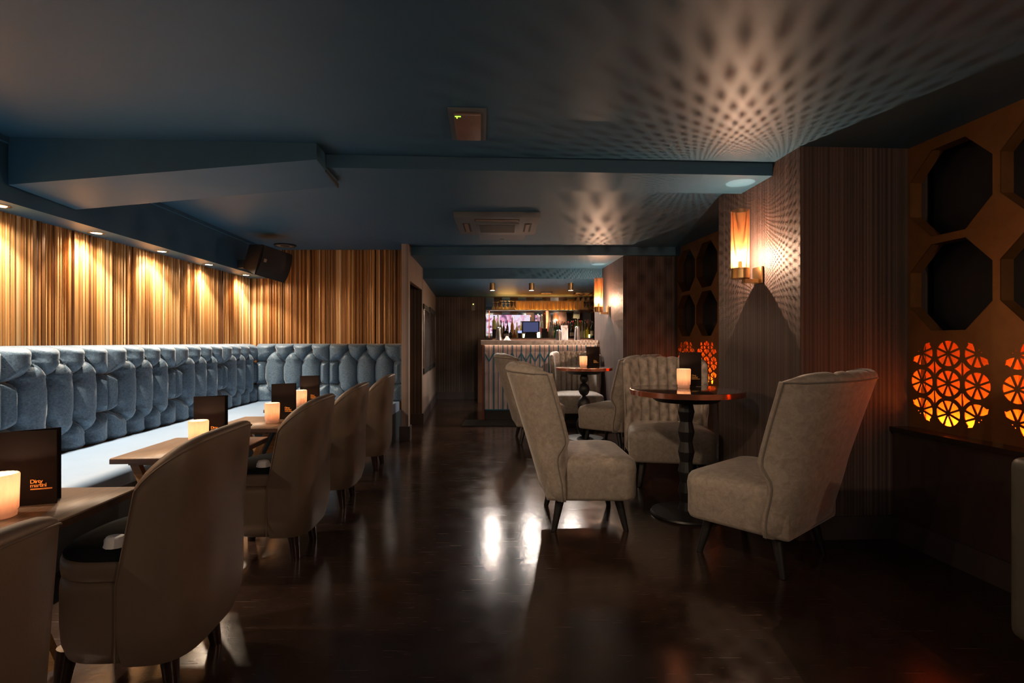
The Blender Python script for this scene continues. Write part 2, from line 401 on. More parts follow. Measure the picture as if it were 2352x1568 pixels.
def slat_wall(name, p, q, n_in, z0, z1, seed, z1b=None):
    """wall clad with irregular vertical slats; n_in points into the room"""
    rnd = random.Random(seed); a = Vector(p); b = Vector(q); L = (b-a).length; d = (b-a)/L; n = Vector(n_in).normalized()
    mb = MB(); s = 0; prof = []
    while s < L:
        if rnd.random() < .2: w = rnd.uniform(.016, .034)
        else: w = rnd.uniform(.003, .012)
        e = min(L, s+w); dp = rnd.choice([.002, .004, .007, .011, .015])*rnd.uniform(.7, 1.2)
        tint = min(1, max(0, rnd.gauss(.66, .16) if w > .015 else rnd.gauss(.5, .3)))
        if dp < .004: tint *= .45
        prof.append((s, e, dp, tint)); s = e
    for s0, s1, dp, tint in prof:
        g = .0006; w = s1-s0; k = 5 if w > .015 else 3
        pts = [(s0, -.004)]
        for i in range(k): 
            f = i/(k-1); pts.append((s0+g+(w-2*g)*f, dp*(.55+.45*math.sin(PI*f))))
        pts.append((s1, -.004))
        o = len(mb.v); m_ = len(pts)
        for zz in (z0, z1):
            for (ss, dd) in pts: mb.v.append(tuple((a+d*ss+n*dd).to_3d()+Vector((0, 0, zz)))); mb.att.append(tint)
        for i in range(m_-1): mb.f.append((o+i, o+i+1, o+m_+i+1, o+m_+i))
    # plain wall behind
    o = len(mb.v); 
    for (pp, zz) in ((a, 0), (b, 0), (b, z1), (a, z1)): mb.v.append((pp.x-n.x*.003, pp.y-n.y*.003, zz)); mb.att.append(.3)
    for (pp, zz) in ((a, 0), (b, 0), (b, z1), (a, z1)): mb.v.append((pp.x-n.x*.08, pp.y-n.y*.08, zz)); mb.att.append(.3)
    mb.f += [(o,o+1,o+2,o+3),(o+7,o+6,o+5,o+4),(o,o+4,o+5,o+1),(o+3,o+2,o+6,o+7),(o,o+3,o+7,o+4),(o+1,o+5,o+6,o+2)]
    return struct(mb.build(name, 'slat', smooth=True, ang=40))
slat_wall('wall_left', (wl(-2.4),-2.4), (wl(6.12),6.12), (1,.056), 1.0, 1.815, 3)
slat_wall('wall_back', (-3.045,6.12), (-1.20,6.12), (0,-1), 1.0, CEIL+.01, 5)
# pier at the end of the banquette and the corridor wall on the left
w = MB().prism([(-1.205,5.74),(-1.130,5.74),(-1.135,5.86),(-1.205,5.86)], 0, CEIL)
w.prism([(-1.205,5.86),(-1.135,5.86),(-1.178,6.89),(-1.205,6.89)], PZ(652,6.2), CEIL)
struct(recalc(w.build('wall_pier', 'hall', uv=lambda c: (c.x+c.y, c.z))))
seg_wall('wall_passage', (-1.95,6.89), (-1.178,6.89), 0, CEIL, 'far', (0,1))
seg_wall('wall_passage_left', (-1.95,6.2), (-1.95,6.89), 0, CEIL, 'far', (-1,0))
seg_wall('wall_corridor', (-1.178,6.92), (-1.433,9.95), 0, CEIL, 'hall', (-1,0))
seg_wall('wall_far', (-1.6,9.9), (2.2,9.9), 0, CEIL, 'far', (0,1))
# piers on the right
def pier(name, pts): 
    a, b_, c = Vector(pts[1]), Vector(pts[2]), Vector(pts[0])
    mb = MB().prism(pts, 0, CEIL)
    return struct(recalc(mb.build(name, 'brown', uv=lambda c: (c.x*.8-c.y, c.z))))
pier('wall_pillar_near', [(1.515,3.86),(1.571,2.871),(2.30,2.912),(2.30,3.87)])
seg_wall('wall_bar_side', (1.585,7.5), (1.585,9.9), 0, CEIL, 'far', (1,0))
pier('wall_pillar_far', [(1.176,7.5),(1.262,5.985),(2.3,6.045),(2.3,7.5)])
def wr(d, off=0): return 2.465-.0953*d+off
# closing walls behind the decorative panels and behind the camera
seg_wall('wall_right', (wr(-2.4,.24),-2.4), (wr(6.1,.24),6.1), 0, CEIL, 'void', (1,.095))
seg_wall('wall_rear', (-3.0,-2.4), (3.1,-2.4), 0, CEIL, 'brown', (0,-1))
# dado with ledge below the panels, two bays
for i, (d0, d1) in enumerate([(2.908,-2.4),(6.03,3.86)]):
    ps = [(wr(d0,-.094),d0),(wr(d1,-.094),d1),(wr(d1,.2),d1),(wr(d0,.2),d0)]
    struct(recalc(MB().prism(ps, 0, .590).build('wall_dado' if i == 0 else 'wall_dado_far', 'dado')))
    ps = [(wr(d0,-.112),d0),(wr(d1,-.112),d1),(wr(d1,.005),d1),(wr(d0,.005),d0)]
    struct(recalc(MB().prism(ps, .590, .614).build('trim_%d' % (7+i), 'ledge')))
    ps = [(wr(d0,-.106),d0),(wr(d1,-.106),d1),(wr(d1,-.09),d1),(wr(d0,-.09),d0)]
    struct(recalc(MB().prism(ps, 0, .125).build('baseboard_right' if i == 0 else 'baseboard_right_far', 'skirt')))
def skirting(name, p, q, n, h=.125, th=.014):
    a = Vector(p); b_ = Vector(q); n = Vector(n).normalized()*th
    struct(recalc(MB().prism([a, b_, b_+n, a+n], 0, h).build(name, 'skirt')))
skirting('baseboard_pillar', (1.555,2.869), (2.1,2.902), (0,-1))
skirting('baseboard_pillar_side', (1.569,2.86), (1.512,3.87), (-1,0))
skirting('baseboard_pillar_far', (1.248,5.983), (1.99,6.03), (0,-1))
skirting('baseboard_pillar_far_side', (1.262,5.975), (1.19,7.35), (-1,0))
skirting('baseboard_pier', (-1.225,5.738), (-1.118,5.738), (0,-1), .155)
skirting('baseboard_pier_side', (-1.130,5.728), (-1.135,5.86), (1,0), .155, .02)
skirting('baseboard_passage', (-1.95,6.888), (-1.165,6.888), (0,-1), .14)
skirting('baseboard_corridor', (-1.177,6.875), (-1.430,9.9), (1,0.08), .14, .022)
skirting('baseboard_far', (-1.43,9.898), (2.0,9.898), (0,-1), .135)

# ------------------------------------------------------------------ decorative bronze panels
def curve_plate(name, outline, holes, th, m):
    cu = bpy.data.curves.new(name, 'CURVE'); cu.dimensions = '2D'; cu.fill_mode = 'BOTH'; cu.extrude = th/2
    for loop in [outline]+holes:
        sp = cu.splines.new('POLY'); sp.points.add(len(loop)-1)
        for i, (x, y) in enumerate(loop): sp.points[i].co = (x, y, 0, 1)
        sp.use_cyclic_u = True
    o = bpy.data.objects.new(name, cu); C.objects.link(o)
    dg = bpy.context.evaluated_depsgraph_get(); me = bpy.data.meshes.new_from_object(o.evaluated_get(dg)); me.name = name
    bpy.data.objects.remove(o); bpy.data.curves.remove(cu)
    me.materials.clear(); me.materials.append(M[m])
    r = bpy.data.objects.new(name, me); C.objects.link(r); return r
OCT = .2262; SIDE = OCT*math.tan(PI/8)
def octagon(cx, cy, R=OCT):
    a = R*math.tan(PI/8)
    return [(cx-a,cy-R),(cx+a,cy-R),(cx+R,cy-a),(cx+R,cy+a),(cx+a,cy+R),(cx-a,cy+R),(cx-R,cy+a),(cx-R,cy-a)]
def wedge(cx, cy, r0, r1, mid, half, n=6):
    p = [(cx+r0*math.cos(mid), cy+r0*math.sin(mid))]
    for i in range(n+1):
        a = mid-half+2*half*i/n; p.append((cx+r1*math.cos(a), cy+r1*math.sin(a)))
    return p
def citrus(cx, cy):
    """three by three slices of citrus cut through the sheet"""
    H = []; R = .064; sp = .1524; half = PI/8-.085
    for i in (-1, 0, 1):
        for j in (-1, 0, 1):
            x = cx+i*sp; y = cy+j*sp
            out = math.atan2(j, i) if i and j else None
            for k in range(8):
                a = k*PI/4
                if out is not None:
                    df = abs((a-out+PI) % (2*PI)-PI)
                    if df < PI/4+.1 : continue
                    if df < PI/2+.1:      # pointed leaf
                        s = 1 if ((a-out+PI) % (2*PI)-PI) > 0 else -1
                        w_ = [(.016, 0), (.05, .30*s), (R, .30*s), (R*1.02, .0), (.074, -.06*s), (.055, -.33*s), (.035, -.33*s)]
                        w_ = [(x+r*math.cos(a+t), y+r*math.sin(a+t)) for r, t in w_]
                        H.append(w_); continue
                H.append(wedge(x, y, .013, R, a, half))
            if out is not None:
                for t in (-.42, .42):
                    px, py = x+.022*math.cos(out+t), y+.022*math.sin(out+t)
                    H.append([(px+.003*math.cos(q*PI/3), py+.003*math.sin(q*PI/3)) for q in range(6)])
    for i in (-.5, .5):
        for j in (-.5, .5):      # four-pointed star between four slices, halved by an upright bar
            x = cx+i*sp; y = cy+j*sp; rr = .0835; h = sp/2
            for sg in (-1, 1):
                p = []
                for t in range(7):
                    a = math.radians(150.5-36.5*t/6); p.append((sg*(h+rr*math.cos(a)), -h+rr*math.sin(a)))
                q = p+[(u, -v) for u, v in reversed(p[:-1])]
                H.append([(x+u, y+v) for u, v in q])
    return H
def lattice(d_start, n, d_end, label, far):
    """panel whose local x runs along the wall towards the camera, y is up"""
    dirv = Vector((.0953, -1, 0)).normalized(); nrm = Vector((-1, -.0953, 0)).normalized()
    org = Vector((wr(d_start), d_start, 0))
    root = thing('lattice_panel', label, 'decorative panel', org, 0, 'bronze octagon panels set in the right wall')
    L = (d_start-d_end)*1.0045; per = .487
    # local frame: columns = dir, up, normal
    mat3 = Matrix((dirv, Vector((0,0,1)), nrm)).transposed().to_4x4()
    cs = [.248+per*i for i in range(n)]
    holes = []
    for c in cs:
        holes += [octagon(c, 1.363), octagon(c, 1.856)]
        holes += citrus(c, .867)
    pl = curve_plate('front_sheet', [(0,.60),(L,.60),(L,CEIL),(0,CEIL)], holes, .004, 'bronze')
    pl.parent = root; pl.data.transform(mat3)
    for c in cs:
        for z in (1.363, 1.856):
            ring = MB(); 
            outer = octagon(c, z, OCT+.0015); inner = octagon(c, z, OCT)
            ring.rings([[(x, y, -.066) for x, y in outer],[(x, y, .0035) for x, y in outer],[(x, y, .0035) for x, y in inner],[(x, y, -.066) for x, y in inner],[(x, y, -.066) for x, y in outer]], True, False, False)
            o = ring.build('octagon_frame', 'bronze', root); o.data.transform(mat3); recalc(o)
        # box behind the citrus cut-outs, lit by a strip at its foot
        bx = MB(); x0, x1, y0, y1, zb = c-.235, c+.235, .605, 1.13, -.10
        bx.add([(x0,y0,-.004),(x1,y0,-.004),(x1,y1,-.004),(x0,y1,-.004),(x0,y0,zb),(x1,y0,zb),(x1,y1,zb),(x0,y1,zb)], [(4,5,6,7),(0,1,5,4),(1,2,6,5),(2,3,7,6),(3,0,4,7)])
        o = bx.build('light_box', 'lightbox', root); o.data.transform(mat3)
        st = MB().box(c-.22, c+.22, .612, .632, -.075, -.055).build('light_strip', 'strip', o); st.data.transform(mat3)
    bk = MB(); bk.add([(0,1.13,-.16),(L,1.13,-.16),(L,CEIL,-.16),(0,CEIL,-.16)], [(0,1,2,3)])
    o = bk.build('back_board', 'void', root); o.data.transform(mat3)
    return root
lattice(2.916, 4, .85, 'bronze sheet panel with octagon openings beside the near pillar, citrus slices glowing orange', 0)
lattice(6.035, 4, 3.88, 'bronze octagon panel in the far bay, seen narrow behind the round table candle', 1)
seg_wall('wall_right_plain', (wr(-2.4,.0),-2.4), (wr(.85,.0),.85), .6, CEIL, 'brown', (1,.095))

# ------------------------------------------------------------------ banquettes
def tuft(W=.8, H=.655, nx=128, nz=104):
    rows = {1: .575, 2: .455, 3: .195, 4: .075}; c1 = [.25, .5, .75]; c2 = [.125, .375, .625, .875]
    segs = []; diag = []; btn = []
    A = [(x*W) for x in c1]; B = [(x*W) for x in c2]
    for x in A: segs += [((x, rows[1]), (x, H+.05)), ((x, rows[4]), (x, -.05))]; btn += [(x, rows[1]), (x, rows[4])]
    for x in B: segs.append(((x, rows[2]), (x, rows[3]))); btn += [(x, rows[2]), (x, rows[3])]
    for x in A:
        for y in B:
            if abs(x-y) < W*.13: diag += [((x, rows[1]), (y, rows[2])), ((x, rows[4]), (y, rows[3]))]
    for x, e in ((B[0], 0), (B[-1], W)): segs += [((x, rows[2]), (e, rows[2])), ((x, rows[3]), (e, rows[3]))]
    segs += [((0, -.1), (0, H+.1)), ((W, -.1), (W, H+.1))]
    def dist(px, pz, s):
        (ax, az), (bx, bz) = s; vx, vz = bx-ax, bz-az; t = max(0, min(1, ((px-ax)*vx+(pz-az)*vz)/(vx*vx+vz*vz)))
        return math.hypot(px-ax-t*vx, pz-az-t*vz)
    rs = []
    for j in range(nz+1):
        z = H*j/nz; row = []
        for i in range(nx+1):
            x = W*i/nx
            df = min(dist(x, z, s) for s in segs); dg = min(dist(x, z, s) for s in diag); db = min(math.hypot(x-q, z-r) for q, r in btn)
            u = min(df/.098, 1); h = .086*math.sqrt(max(0, 1-(1-u)**2.2))
            ug = min(dg/.055, 1); h = min(h, .086*(.30+.70*math.sqrt(max(0, 1-(1-ug)**2.1))))
            h -= .045*math.exp(-(db/.036)**2)
            # pulled pleats around each button
            h += .0035*math.sin(dg*300)*math.exp(-(db/.05)**2)
            y = max(.03, .055+h)
            if z > H-.05: y *= max(0.02, math.sqrt(max(0, 1-((z-(H-.05))/.05)**2)))
            if z < .02: y -= .02*(1-z/.02)
            row.append((x, y, z))
        rs.append(row)
    mb = MB(); mb.rings(rs, False)
    for xe in (0, nx):      # end caps
        o = len(mb.v); mb.v += [r[xe] for r in rs]+[(r[xe][0], -.0, r[xe][2]) for r in rs]; n = len(rs)
        mb.f += [(o+i, o+i+1, o+n+i+1, o+n+i) for i in range(n-1)]
    return mb, btn
def button_mesh():
    mb = MB(); r = []
    for rr, yy in ((.0065, .026), (.0065, .038), (.004, .042), (.0008, .043)):
        r.append([(rr*math.cos(k*PI/4), yy, rr*math.sin(k*PI/4)) for k in range(8)])
    return mb.rings(r)
tb, btn = tuft()
bt0 = recalc(tb.build('backrest', 'velblue', smooth=True, ang=70))
bb0 = button_mesh().build('button', 'copper', smooth=True)
def rounded_bar(prof, p, q, caps=True):
    """sweep a closed 2-D profile (offset, z) straight from p to q; offset is along the left normal of p->q"""
    a = Vector(p); b_ = Vector(q); d = (b_-a).normalized(); n = Vector((-d.y, d.x))
    return MB().rings([[(e.x+n.x*o, e.y+n.y*o, z) for o, z in prof] for e in (a, b_)])
seatprof = [(0,.30),(0,.40),(-.30,.408),(-.55,.402),(-.60,.392),(-.625,.365),(-.628,.33),(-.61,.30)]
def banquette(p0, dirv, nseg, label, seat_extra0=0, seat_extra1=0, depth=1., sx=1.):
    """p0 = start point on wall line, dirv = along the wall, room is on the right-hand side of dirv"""
    d = Vector(dirv).normalized(); nrm = Vector((d.y, -d.x))
    root = thing('banquette', label, 'banquette', (0,0,0), 0, 'blue buttoned velvet banquettes')
    rot = math.atan2(d.y, d.x)
    for i in range(nseg):
        # mesh local +y is out from the wall; mirrored by rotating half a turn when the room is to the right
        e = Vector(p0)+d*.8*(i+1)
        first = banquette.first; banquette.first = False
        o = bt0 if first else bt0.copy()
        if not first: C.objects.link(o)
        o.scale.x = sx; e = Vector(p0)+d*.8*sx*(i+1)
        o.parent = root; o.location = (e.x, e.y, .40); o.rotation_euler.z = rot+PI
        for bi, (bx, bz) in enumerate(btn):
            bo = bb0 if (first and bi == 0) else bb0.copy()
            if not (first and bi == 0): C.objects.link(bo)
            bo.parent = o; bo.location = (bx, 0, bz)
    s = Vector(p0)-d*seat_extra0; e = Vector(p0)+d*(.8*nseg+seat_extra1)
    off = nrm*.135; pr = [(o*depth, z) for o, z in seatprof]
    a, b_ = s+off, e+off
    sm = rounded_bar(pr, a, b_); so = recalc(sm.build('seat', 'seatlth', root, smooth=True, ang=50))
    bs = rounded_bar([(.13,.0),(.13,.30),(-.56*depth,.30),(-.56*depth,0)], a, b_); recalc(bs.build('base', 'basepaint', root))
    return root
banquette.first = True
pL = Vector((wl(6.03)+.012, 6.03)); dL = Vector((.0562,-1)).normalized()      # runs towards the camera
# the left run: its room side is on the left of that direction, so run it the other way
startL = pL+dL*.8*7
banquette(startL, -dL, 7, 'long buttoned blue velvet banquette along the gold slatted left wall')
banquette((-2.925,6.10), (1,0), 2, 'short buttoned blue velvet banquette across the back wall below the speaker', seat_extra0=-.675, seat_extra1=.05, depth=1.1, sx=1.045)

# ------------------------------------------------------------------ tub chairs
def tub_chair(label):
    root = thing('tub_chair', label, 'chair', (0,0,0), 0, 'bronze leather tub chairs on the aisle side')
    zt = .797
    def plan(t, sc=1., inner=0.):
        a = t*PI/2; ca, sa = math.cos(a), math.sin(a)
        e = .52; ex = -(.188-inner)*abs(ca)**e*1.0; ey = (.25-inner)*math.copysign(abs(sa)**e, sa)
        return (-.06+ex)*1.0*sc if False else (-.06+ex*sc), ey*sc, abs(ca)**e
    N = 48; ts = [-1+2*i/N for i in range(N+1)]
    # remap so points are spaced well round the corners
    rs = []
    def ztop(fr): return .395+(zt-.395)*max(fr, 0)**.28
    th = .045
    for t in ts:
        x, y, fr = plan(t); top = ztop(fr); r = []
        nz = 10
        for j in range(nz+1):                      # outside going up
            f = j/nz; z = .135+(top-.012-.135)*f
            sc = 1-.13*max(0, (1-(z-.135)/.12))**2 if z < .255 else 1
            xx, yy, _ = plan(t, sc); xx -= .03*max(0, (z-.45)/.34)*fr; r.append((xx, yy, z))
        xo, yo, _ = plan(t); lean = .03*max(0, (top-.45)/.34)*fr
        for k in range(1, 6):                      # crest roll
            a = PI*k/6; ins = th*(1-math.cos(a))/2
            xi, yi, _ = plan(t, 1, ins); r.append((xi-lean, yi, top-.012+.016*math.sin(a)))
        for j in range(nz+1):                      # inside going down
            f = 1-j/nz; z = .36+(top-.012-.36)*f if top > .38 else .36
            xi, yi, _ = plan(t, 1, th); r.append((xi-.03*max(0, (z-.45)/.34)*fr, yi, z))
        rs.append(r)
    sh = MB().rings(rs, True, True, True); sh.rings
    recalc(sh.build('backrest', 'leather', root, smooth=True, ang=60))
    # piping that follows the outer top edge
    path = []
    for t in ts:
        x, y, fr = plan(t, 1, -.001); top = ztop(fr); path.append((x-.03*max(0, (top-.45)/.34)*fr, y, top-.014))
    x, y, fr = plan(ts[0]); path = [(x+.001, y, .15)]+[(x+.001, y, .28)]+path
    x, y, fr = plan(ts[-1]); path = path+[(x+.001, y, .28), (x+.001, y, .15)]
    MB().tube(path, .0024, 6).build('piping', 'leather', root, smooth=True)
    # upholstered body: rounded front
    def ring(sc, z, n=44):
        r = []
        for i in range(n):
            a = 2*PI*i/n; ca, sa = math.cos(a), math.sin(a)
            ex = .84 if ca > 0 else .45
            r.append((-.0+(.192 if ca > 0 else .20)*sc*math.copysign(abs(ca)**ex, ca), .238*sc*math.copysign(abs(sa)**(.84 if ca > 0 else .5), sa), z))
        return r
    body = MB().rings([ring(.84,.137), ring(.93,.15), ring(.985,.19), ring(1,.24), ring(1,.35), ring(.99,.373), ring(.95,.388), ring(.86,.392)])
    recalc(body.build('seat_body', 'leather', root, smooth=True, ang=60))
    cu = MB().rings([ring(.95,.385), ring(.985,.393), ring(.995,.41), ring(.99,.436), ring(.965,.446)])
    recalc(cu.build('seat_band', 'leather', root, smooth=True, ang=60))
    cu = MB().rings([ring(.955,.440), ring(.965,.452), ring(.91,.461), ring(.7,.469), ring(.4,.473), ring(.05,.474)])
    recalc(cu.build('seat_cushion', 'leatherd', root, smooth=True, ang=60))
    for sx in (-1, 1):
        for sy in (-1, 1):
            lg = MB().tube([(sx*.145+.01, sy*.125, .15), (sx*.165+.01, sy*.135, .0)], .030, 14, r2=.019)
            lg.build('leg', 'legwood', root, smooth=True, ang=50)
    return root
G = 'bronze leather tub chairs on the aisle side'
tc_spots = [(-1.012,.69, 'bronze leather tub chair nearest the camera, cut by the lower left corner'),
            (-1.205,1.74, 'large bronze leather tub chair with dark seat beside the nearest wooden table'),
            (-1.235,2.74, 'bronze leather tub chair, third along the aisle counting from the camera'),
            (-1.265,3.555, 'bronze leather tub chair showing only its back, second from the far end'),
            (-1.30,4.53, 'farthest bronze leather tub chair, near the end of the back banquette')]
tc0 = tub_chair(tc_spots[0][2])
for i, (x, y, lb) in enumerate(tc_spots):
    a = PI+.056 + (0, .02, 0, .01, .0)[i]
    if i == 0: tc0.location = (x, y, 0); tc0.rotation_euler.z = a
    else: dup(tc0, (x, y, 0), a, lb)

# ------------------------------------------------------------------ wing chairs
def smoothstep(a, b, x):
    t = max(0, min(1, (x-a)/(b-a))); return t*t*(3-2*t)
def wing_chair(label, group):
    root = thing('lounge_chair', label, 'chair', (0,0,0), 0, group)
    ZB, ZT = .185, .945
    def xc(z): return -.255-.225*((z-ZB)/(ZT-ZB))**1.05     # outside of the back, centre
    def xw(z):                                              # front edge of the wing
        if z < .43: return -.150-.028*smoothstep(.25, .43, z)
        if z < .53: return -.178+.045*smoothstep(.43, .53, z)
        return -.133-.115*((z-.53)/(ZT-.53))**1.1
    def hw(z): return .322+.016*smoothstep(.3, .95, z)
    def cs(t, z, ins=0.):
        a = t*PI/2; ca, sa = abs(math.cos(a)), math.sin(a)
        y = (hw(z)-ins)*math.copysign(abs(sa)**.72, sa); x = xw(z)+(xc(z)+ins-xw(z))*ca**.72
        return x, y
    half_ = [2/PI*math.asin((i/56)**(1/.72)) for i in range(0, 49)]
    half_ += [half_[-1]+(1-half_[-1])*k/7 for k in range(1, 8)]
    ts = [-q for q in reversed(half_[1:])]+half_; N = len(ts)-1
    th = .082; rs = []
    for t in ts:
        r = []
        yf = math.copysign(abs(math.sin(t*PI/2))**.72, t); ch = abs(math.sin((yf+1)*3.5*PI))**.5            # seven upholstered channels inside
        top = ZT-.016*abs(t)**3-.022*max(0, (abs(t)-.80)/.20)**2
        for j in range(19):
            z = ZB+(top-.03-ZB)*j/18
            rb = .03*max(0, 1-(z-ZB)/.03)**2
            x, y = cs(t, z, rb); r.append((x, y, z))
        for k in range(1, 8):
            a = PI*k/8; z = top-.03; ins = (th-.030+.032*ch)*(1-math.cos(a))/2
            x, y = cs(t, z, ins); r.append((x, y, z+(.026+.012*ch)*math.sin(a)))
        for j in range(15):
            z = top-.03-(top-.03-.36)*j/14
            bow = .012*math.sin(PI*(z-.36)/(top-.36))
            x, y = cs(t, z, th-.030+.032*ch+bow); r.append((x, y, z))
        rs.append(r)
    # rounded front face of each wing
    def wing_end(r, t):
        out = []; n = len(r); 
        c = [Vector(p) for p in r]
        m_ = sum(c, Vector())/n
        return [tuple(Vector((p.x+.012, p.y*1.0, p.z))*1.0+(Vector((0, (m_.y-p.y)*.35, 0)))) for p in c]
    rs = [wing_end(rs[0], -1)]+rs+[wing_end(rs[-1], 1)]
    sh = MB().rings(rs, True, True, True)
    recalc(sh.build('backrest', 'greyvel', root, smooth=True, ang=70))
    # double piping round the outer edge
    path = []
    zs = [ZB+.01+(ZT-.055-ZB)*j/22 for j in range(23)]
    path += [(cs(-1, z)[0]-.012, cs(-.96, z)[1]-.002, z) for z in zs]
    path += [(cs(t, ZT-.036, -.001)[0], cs(t, ZT-.036, -.001)[1], ZT-.034-.016*abs(t)**3-.022*max(0, (abs(t)-.80)/.20)**2) for t in ts[3:-3]]
    path += [(cs(1, z)[0]-.012, cs(.96, z)[1]+.002, z) for z in reversed(zs)]
    MB().tube(path, .0042, 6).build('piping', 'pipegrey', root, smooth=True)
    # seat
    def ring(ins, z, crown=0):
        r = []; x0, x1, h, rad = -.245+ins*.4, .262-ins, .312-ins, .07
        rad = max(.01, rad-ins*.3)
        pts = []
        for cx, cy, a0, rr in ((x1-rad, h-rad, 0, rad), (x0+.02, h-.02-.02, PI/2, .02), (x0+.02, -h+.04, PI, .02), (x1-rad, -h+rad, 1.5*PI, rad)):
            for k in range(7):
                a = a0+PI/2*k/6; pts.append((cx+rr*math.cos(a), cy+rr*math.sin(a), z))
        # bow the front a touch
        return [(x+(.012*(1-(y/h)**2) if x > 0 else 0), y, zz) for x, y, zz in pts]
    st = MB().rings([ring(.03,.187), ring(.006,.192), ring(0,.21), ring(0,.30), ring(-.004,.36), ring(.001,.392), ring(.012,.410), ring(.034,.422), ring(.08,.432), ring(.15,.438), ring(.23,.440)])
    recalc(st.build('seat', 'greyvel', root, smooth=True, ang=60))
    for sx in (-1, 1):
        for sy in (-1, 1):
            x0, y0 = (.17 if sx > 0 else -.155), sy*.205
            MB().tube([(x0, y0, .20), (x0+sx*.045, y0+sy*.03, 0)], .027, 12, r2=.015).build('leg', 'black', root, smooth=True, ang=50)
    return root
GW = 'grey velvet lounge chairs round the copper edged tables'
w0 = wing_chair('grey velvet lounge chair in profile facing right, large, left of the nearer round table', GW)
w0.location = (.43,3.235,0); w0.rotation_euler.z = .03
dup(w0, (1.284,2.70,0), math.radians(130), 'large grey velvet lounge chair at right, its back glowing orange on one edge')
dup(w0, (1.215,4.09,0), math.radians(-99), 'grey velvet channel-backed chair behind the nearer round table, facing the camera')
dup(w0, (1.06,5.50,0), math.radians(142), 'grey velvet lounge chair with orange-lit back, right of the farther round table')
dup(w0, (.27,5.78,0), math.radians(5), 'grey velvet lounge chair half hidden behind the profile chair, in front of the bar')
dup(w0, (.83,6.74,0), math.radians(-91), 'brightly lit pale grey channel-backed chair against the bar front')
# chair cut by the right edge of the frame
oc = thing('low_chair', 'olive chair with light piping, only its edge showing at the right margin', 'chair', (1.80,1.55,0), 0)
bm_ = MB().box(-.28,.28,-.05,.07,.18,.73).build('backrest', 'oliv', oc); bevel(bm_, .035, 4)
bm_ = MB().box(-.27,.27,-.55,-.03,.18,.40).build('seat', 'oliv', oc); bevel(bm_, .03, 3)
rr = [(-.275+.035*(1-math.cos(a)) if False else 0, 0, 0) for a in (0,)]
pp = []
for cx, cz, a0 in ((.242,.692,0),(-.242,.692,PI/2),(-.242,.218,PI),(.242,.218,1.5*PI)):
    for k in range(6): a = a0+PI/2*k/5; pp.append((cx+.036*math.cos(a), -.045, cz+.036*math.sin(a)))
MB().tube(pp, .005, 6, closed=True).build('piping', 'piping', oc, smooth=True)
for sx in (-1, 1):
    for y in (.02, -.46): MB().tube([(sx*.2, y, .19), (sx*.23, y, 0)], .02, 10, r2=.012).build('leg', 'black', oc, smooth=True)

# ------------------------------------------------------------------ wooden tables
def wood_table(label):
    r = thing('wooden_table', label, 'table', (0,0,0), 0, 'small square wooden tables along the banquette')
    t = MB().box(-.235,.235,-.245,.245,.557,.58).build('tabletop', 'woodtop', r); bevel(t, .002, 1)
    MB().box(-.2355,.2355,-.2455,.2455,.555,.5755).build('edge_band', 'woodedge', r)
    for sy in (-1, 1):
        for a, b_ in (((-.19,.545),(.03,.02)), ((.06,.545),(-.19,.02))):
            y = sy*.15
            v = Vector((b_[0]-a[0], b_[1]-a[1])).normalized(); n = Vector((-v.y, v.x))*.017
            p = [(a[0]+n.x,a[1]+n.y),(a[0]-n.x,a[1]-n.y),(b_[0]-n.x,b_[1]-n.y),(b_[0]+n.x,b_[1]+n.y)]
            mb = MB(); off = .0 if a[0] < 0 else .03*sy
            mb.hexa([(p[0][0],y-.014-off,p[0][1]),(p[1][0],y-.014-off,p[1][1]),(p[1][0],y+.014-off,p[1][1]),(p[0][0],y+.014-off,p[0][1]),
                     (p[3][0],y-.014-off,p[3][1]),(p[2][0],y-.014-off,p[2][1]),(p[2][0],y+.014-off,p[2][1]),(p[3][0],y+.014-off,p[3][1])])
            recalc(mb.build('leg', 'woodleg', r))
    MB().box(-.20,.07,-.18,.18,.535,.556).build('apron', 'woodleg', r)
    MB().box(-.092,-.062,-.15,.15,.265,.295).build('stretcher', 'woodleg', r)
    return r
wt = [(-1.503,1.56, 'square wooden table nearest the camera, in the lower left corner, menu and candle on it'),
      (-1.50,2.51, 'square wooden table next after the corner one, partly over the pale banquette seat'),
      (-1.53,3.28, 'square wooden table third from the camera, candle and menu near its aisle edge'),
      (-1.606,4.13, 'farthest square wooden table, close to the back banquette corner')]
wt0 = wood_table(wt[0][2])
for i, (x, y, lb) in enumerate(wt):
    if i == 0: wt0.location = (x, y, 0); wt0.rotation_euler.z = .056
    else: dup(wt0, (x, y, 0), .056, lb)

# ------------------------------------------------------------------ round tables
def round_table(label, R, H, loc, colprof, facets):
    r = thing('round_table', label, 'table', loc, 0, 'round pedestal tables with copper rims')
    MB().lathe([(R-.004,H-.004),(R-.004,H-.001),(R-.010,H)], n=72).build('tabletop', 'tabletop', r, smooth=True, ang=30)
    o = MB(); n = 96
    o.rings([[(rr*math.cos(2*PI*i/n), rr*math.sin(2*PI*i/n), z) for i in range(n)] for rr, z in ((R-.004,H-.0005),(R,H-.002),(R,H-.032),(R-.006,H-.034))], True, False, False)
    o.build('copper_rim', 'copper', r, smooth=True, ang=40)
    o = MB().lathe([(R-.005,H-.033),(R-.005,H-.006)], n=72); o.build('table_core', 'black', r, smooth=True, ang=30)
    MB().lathe([(.05,H-.079),(R*.54,H-.075),(R*.66,H-.045),(R*.74,H-.034)], n=48).build('under_plate', 'black', r, smooth=True, ang=30)
    MB().lathe(colprof, n=facets).build('column', 'black', r, smooth=(facets > 12), ang=50)
    MB().lathe([(.215,0),(.218,.006),(.212,.016),(.17,.021),(.05,.028)], n=56).build('base', 'black', r, smooth=True, ang=40)
    return r
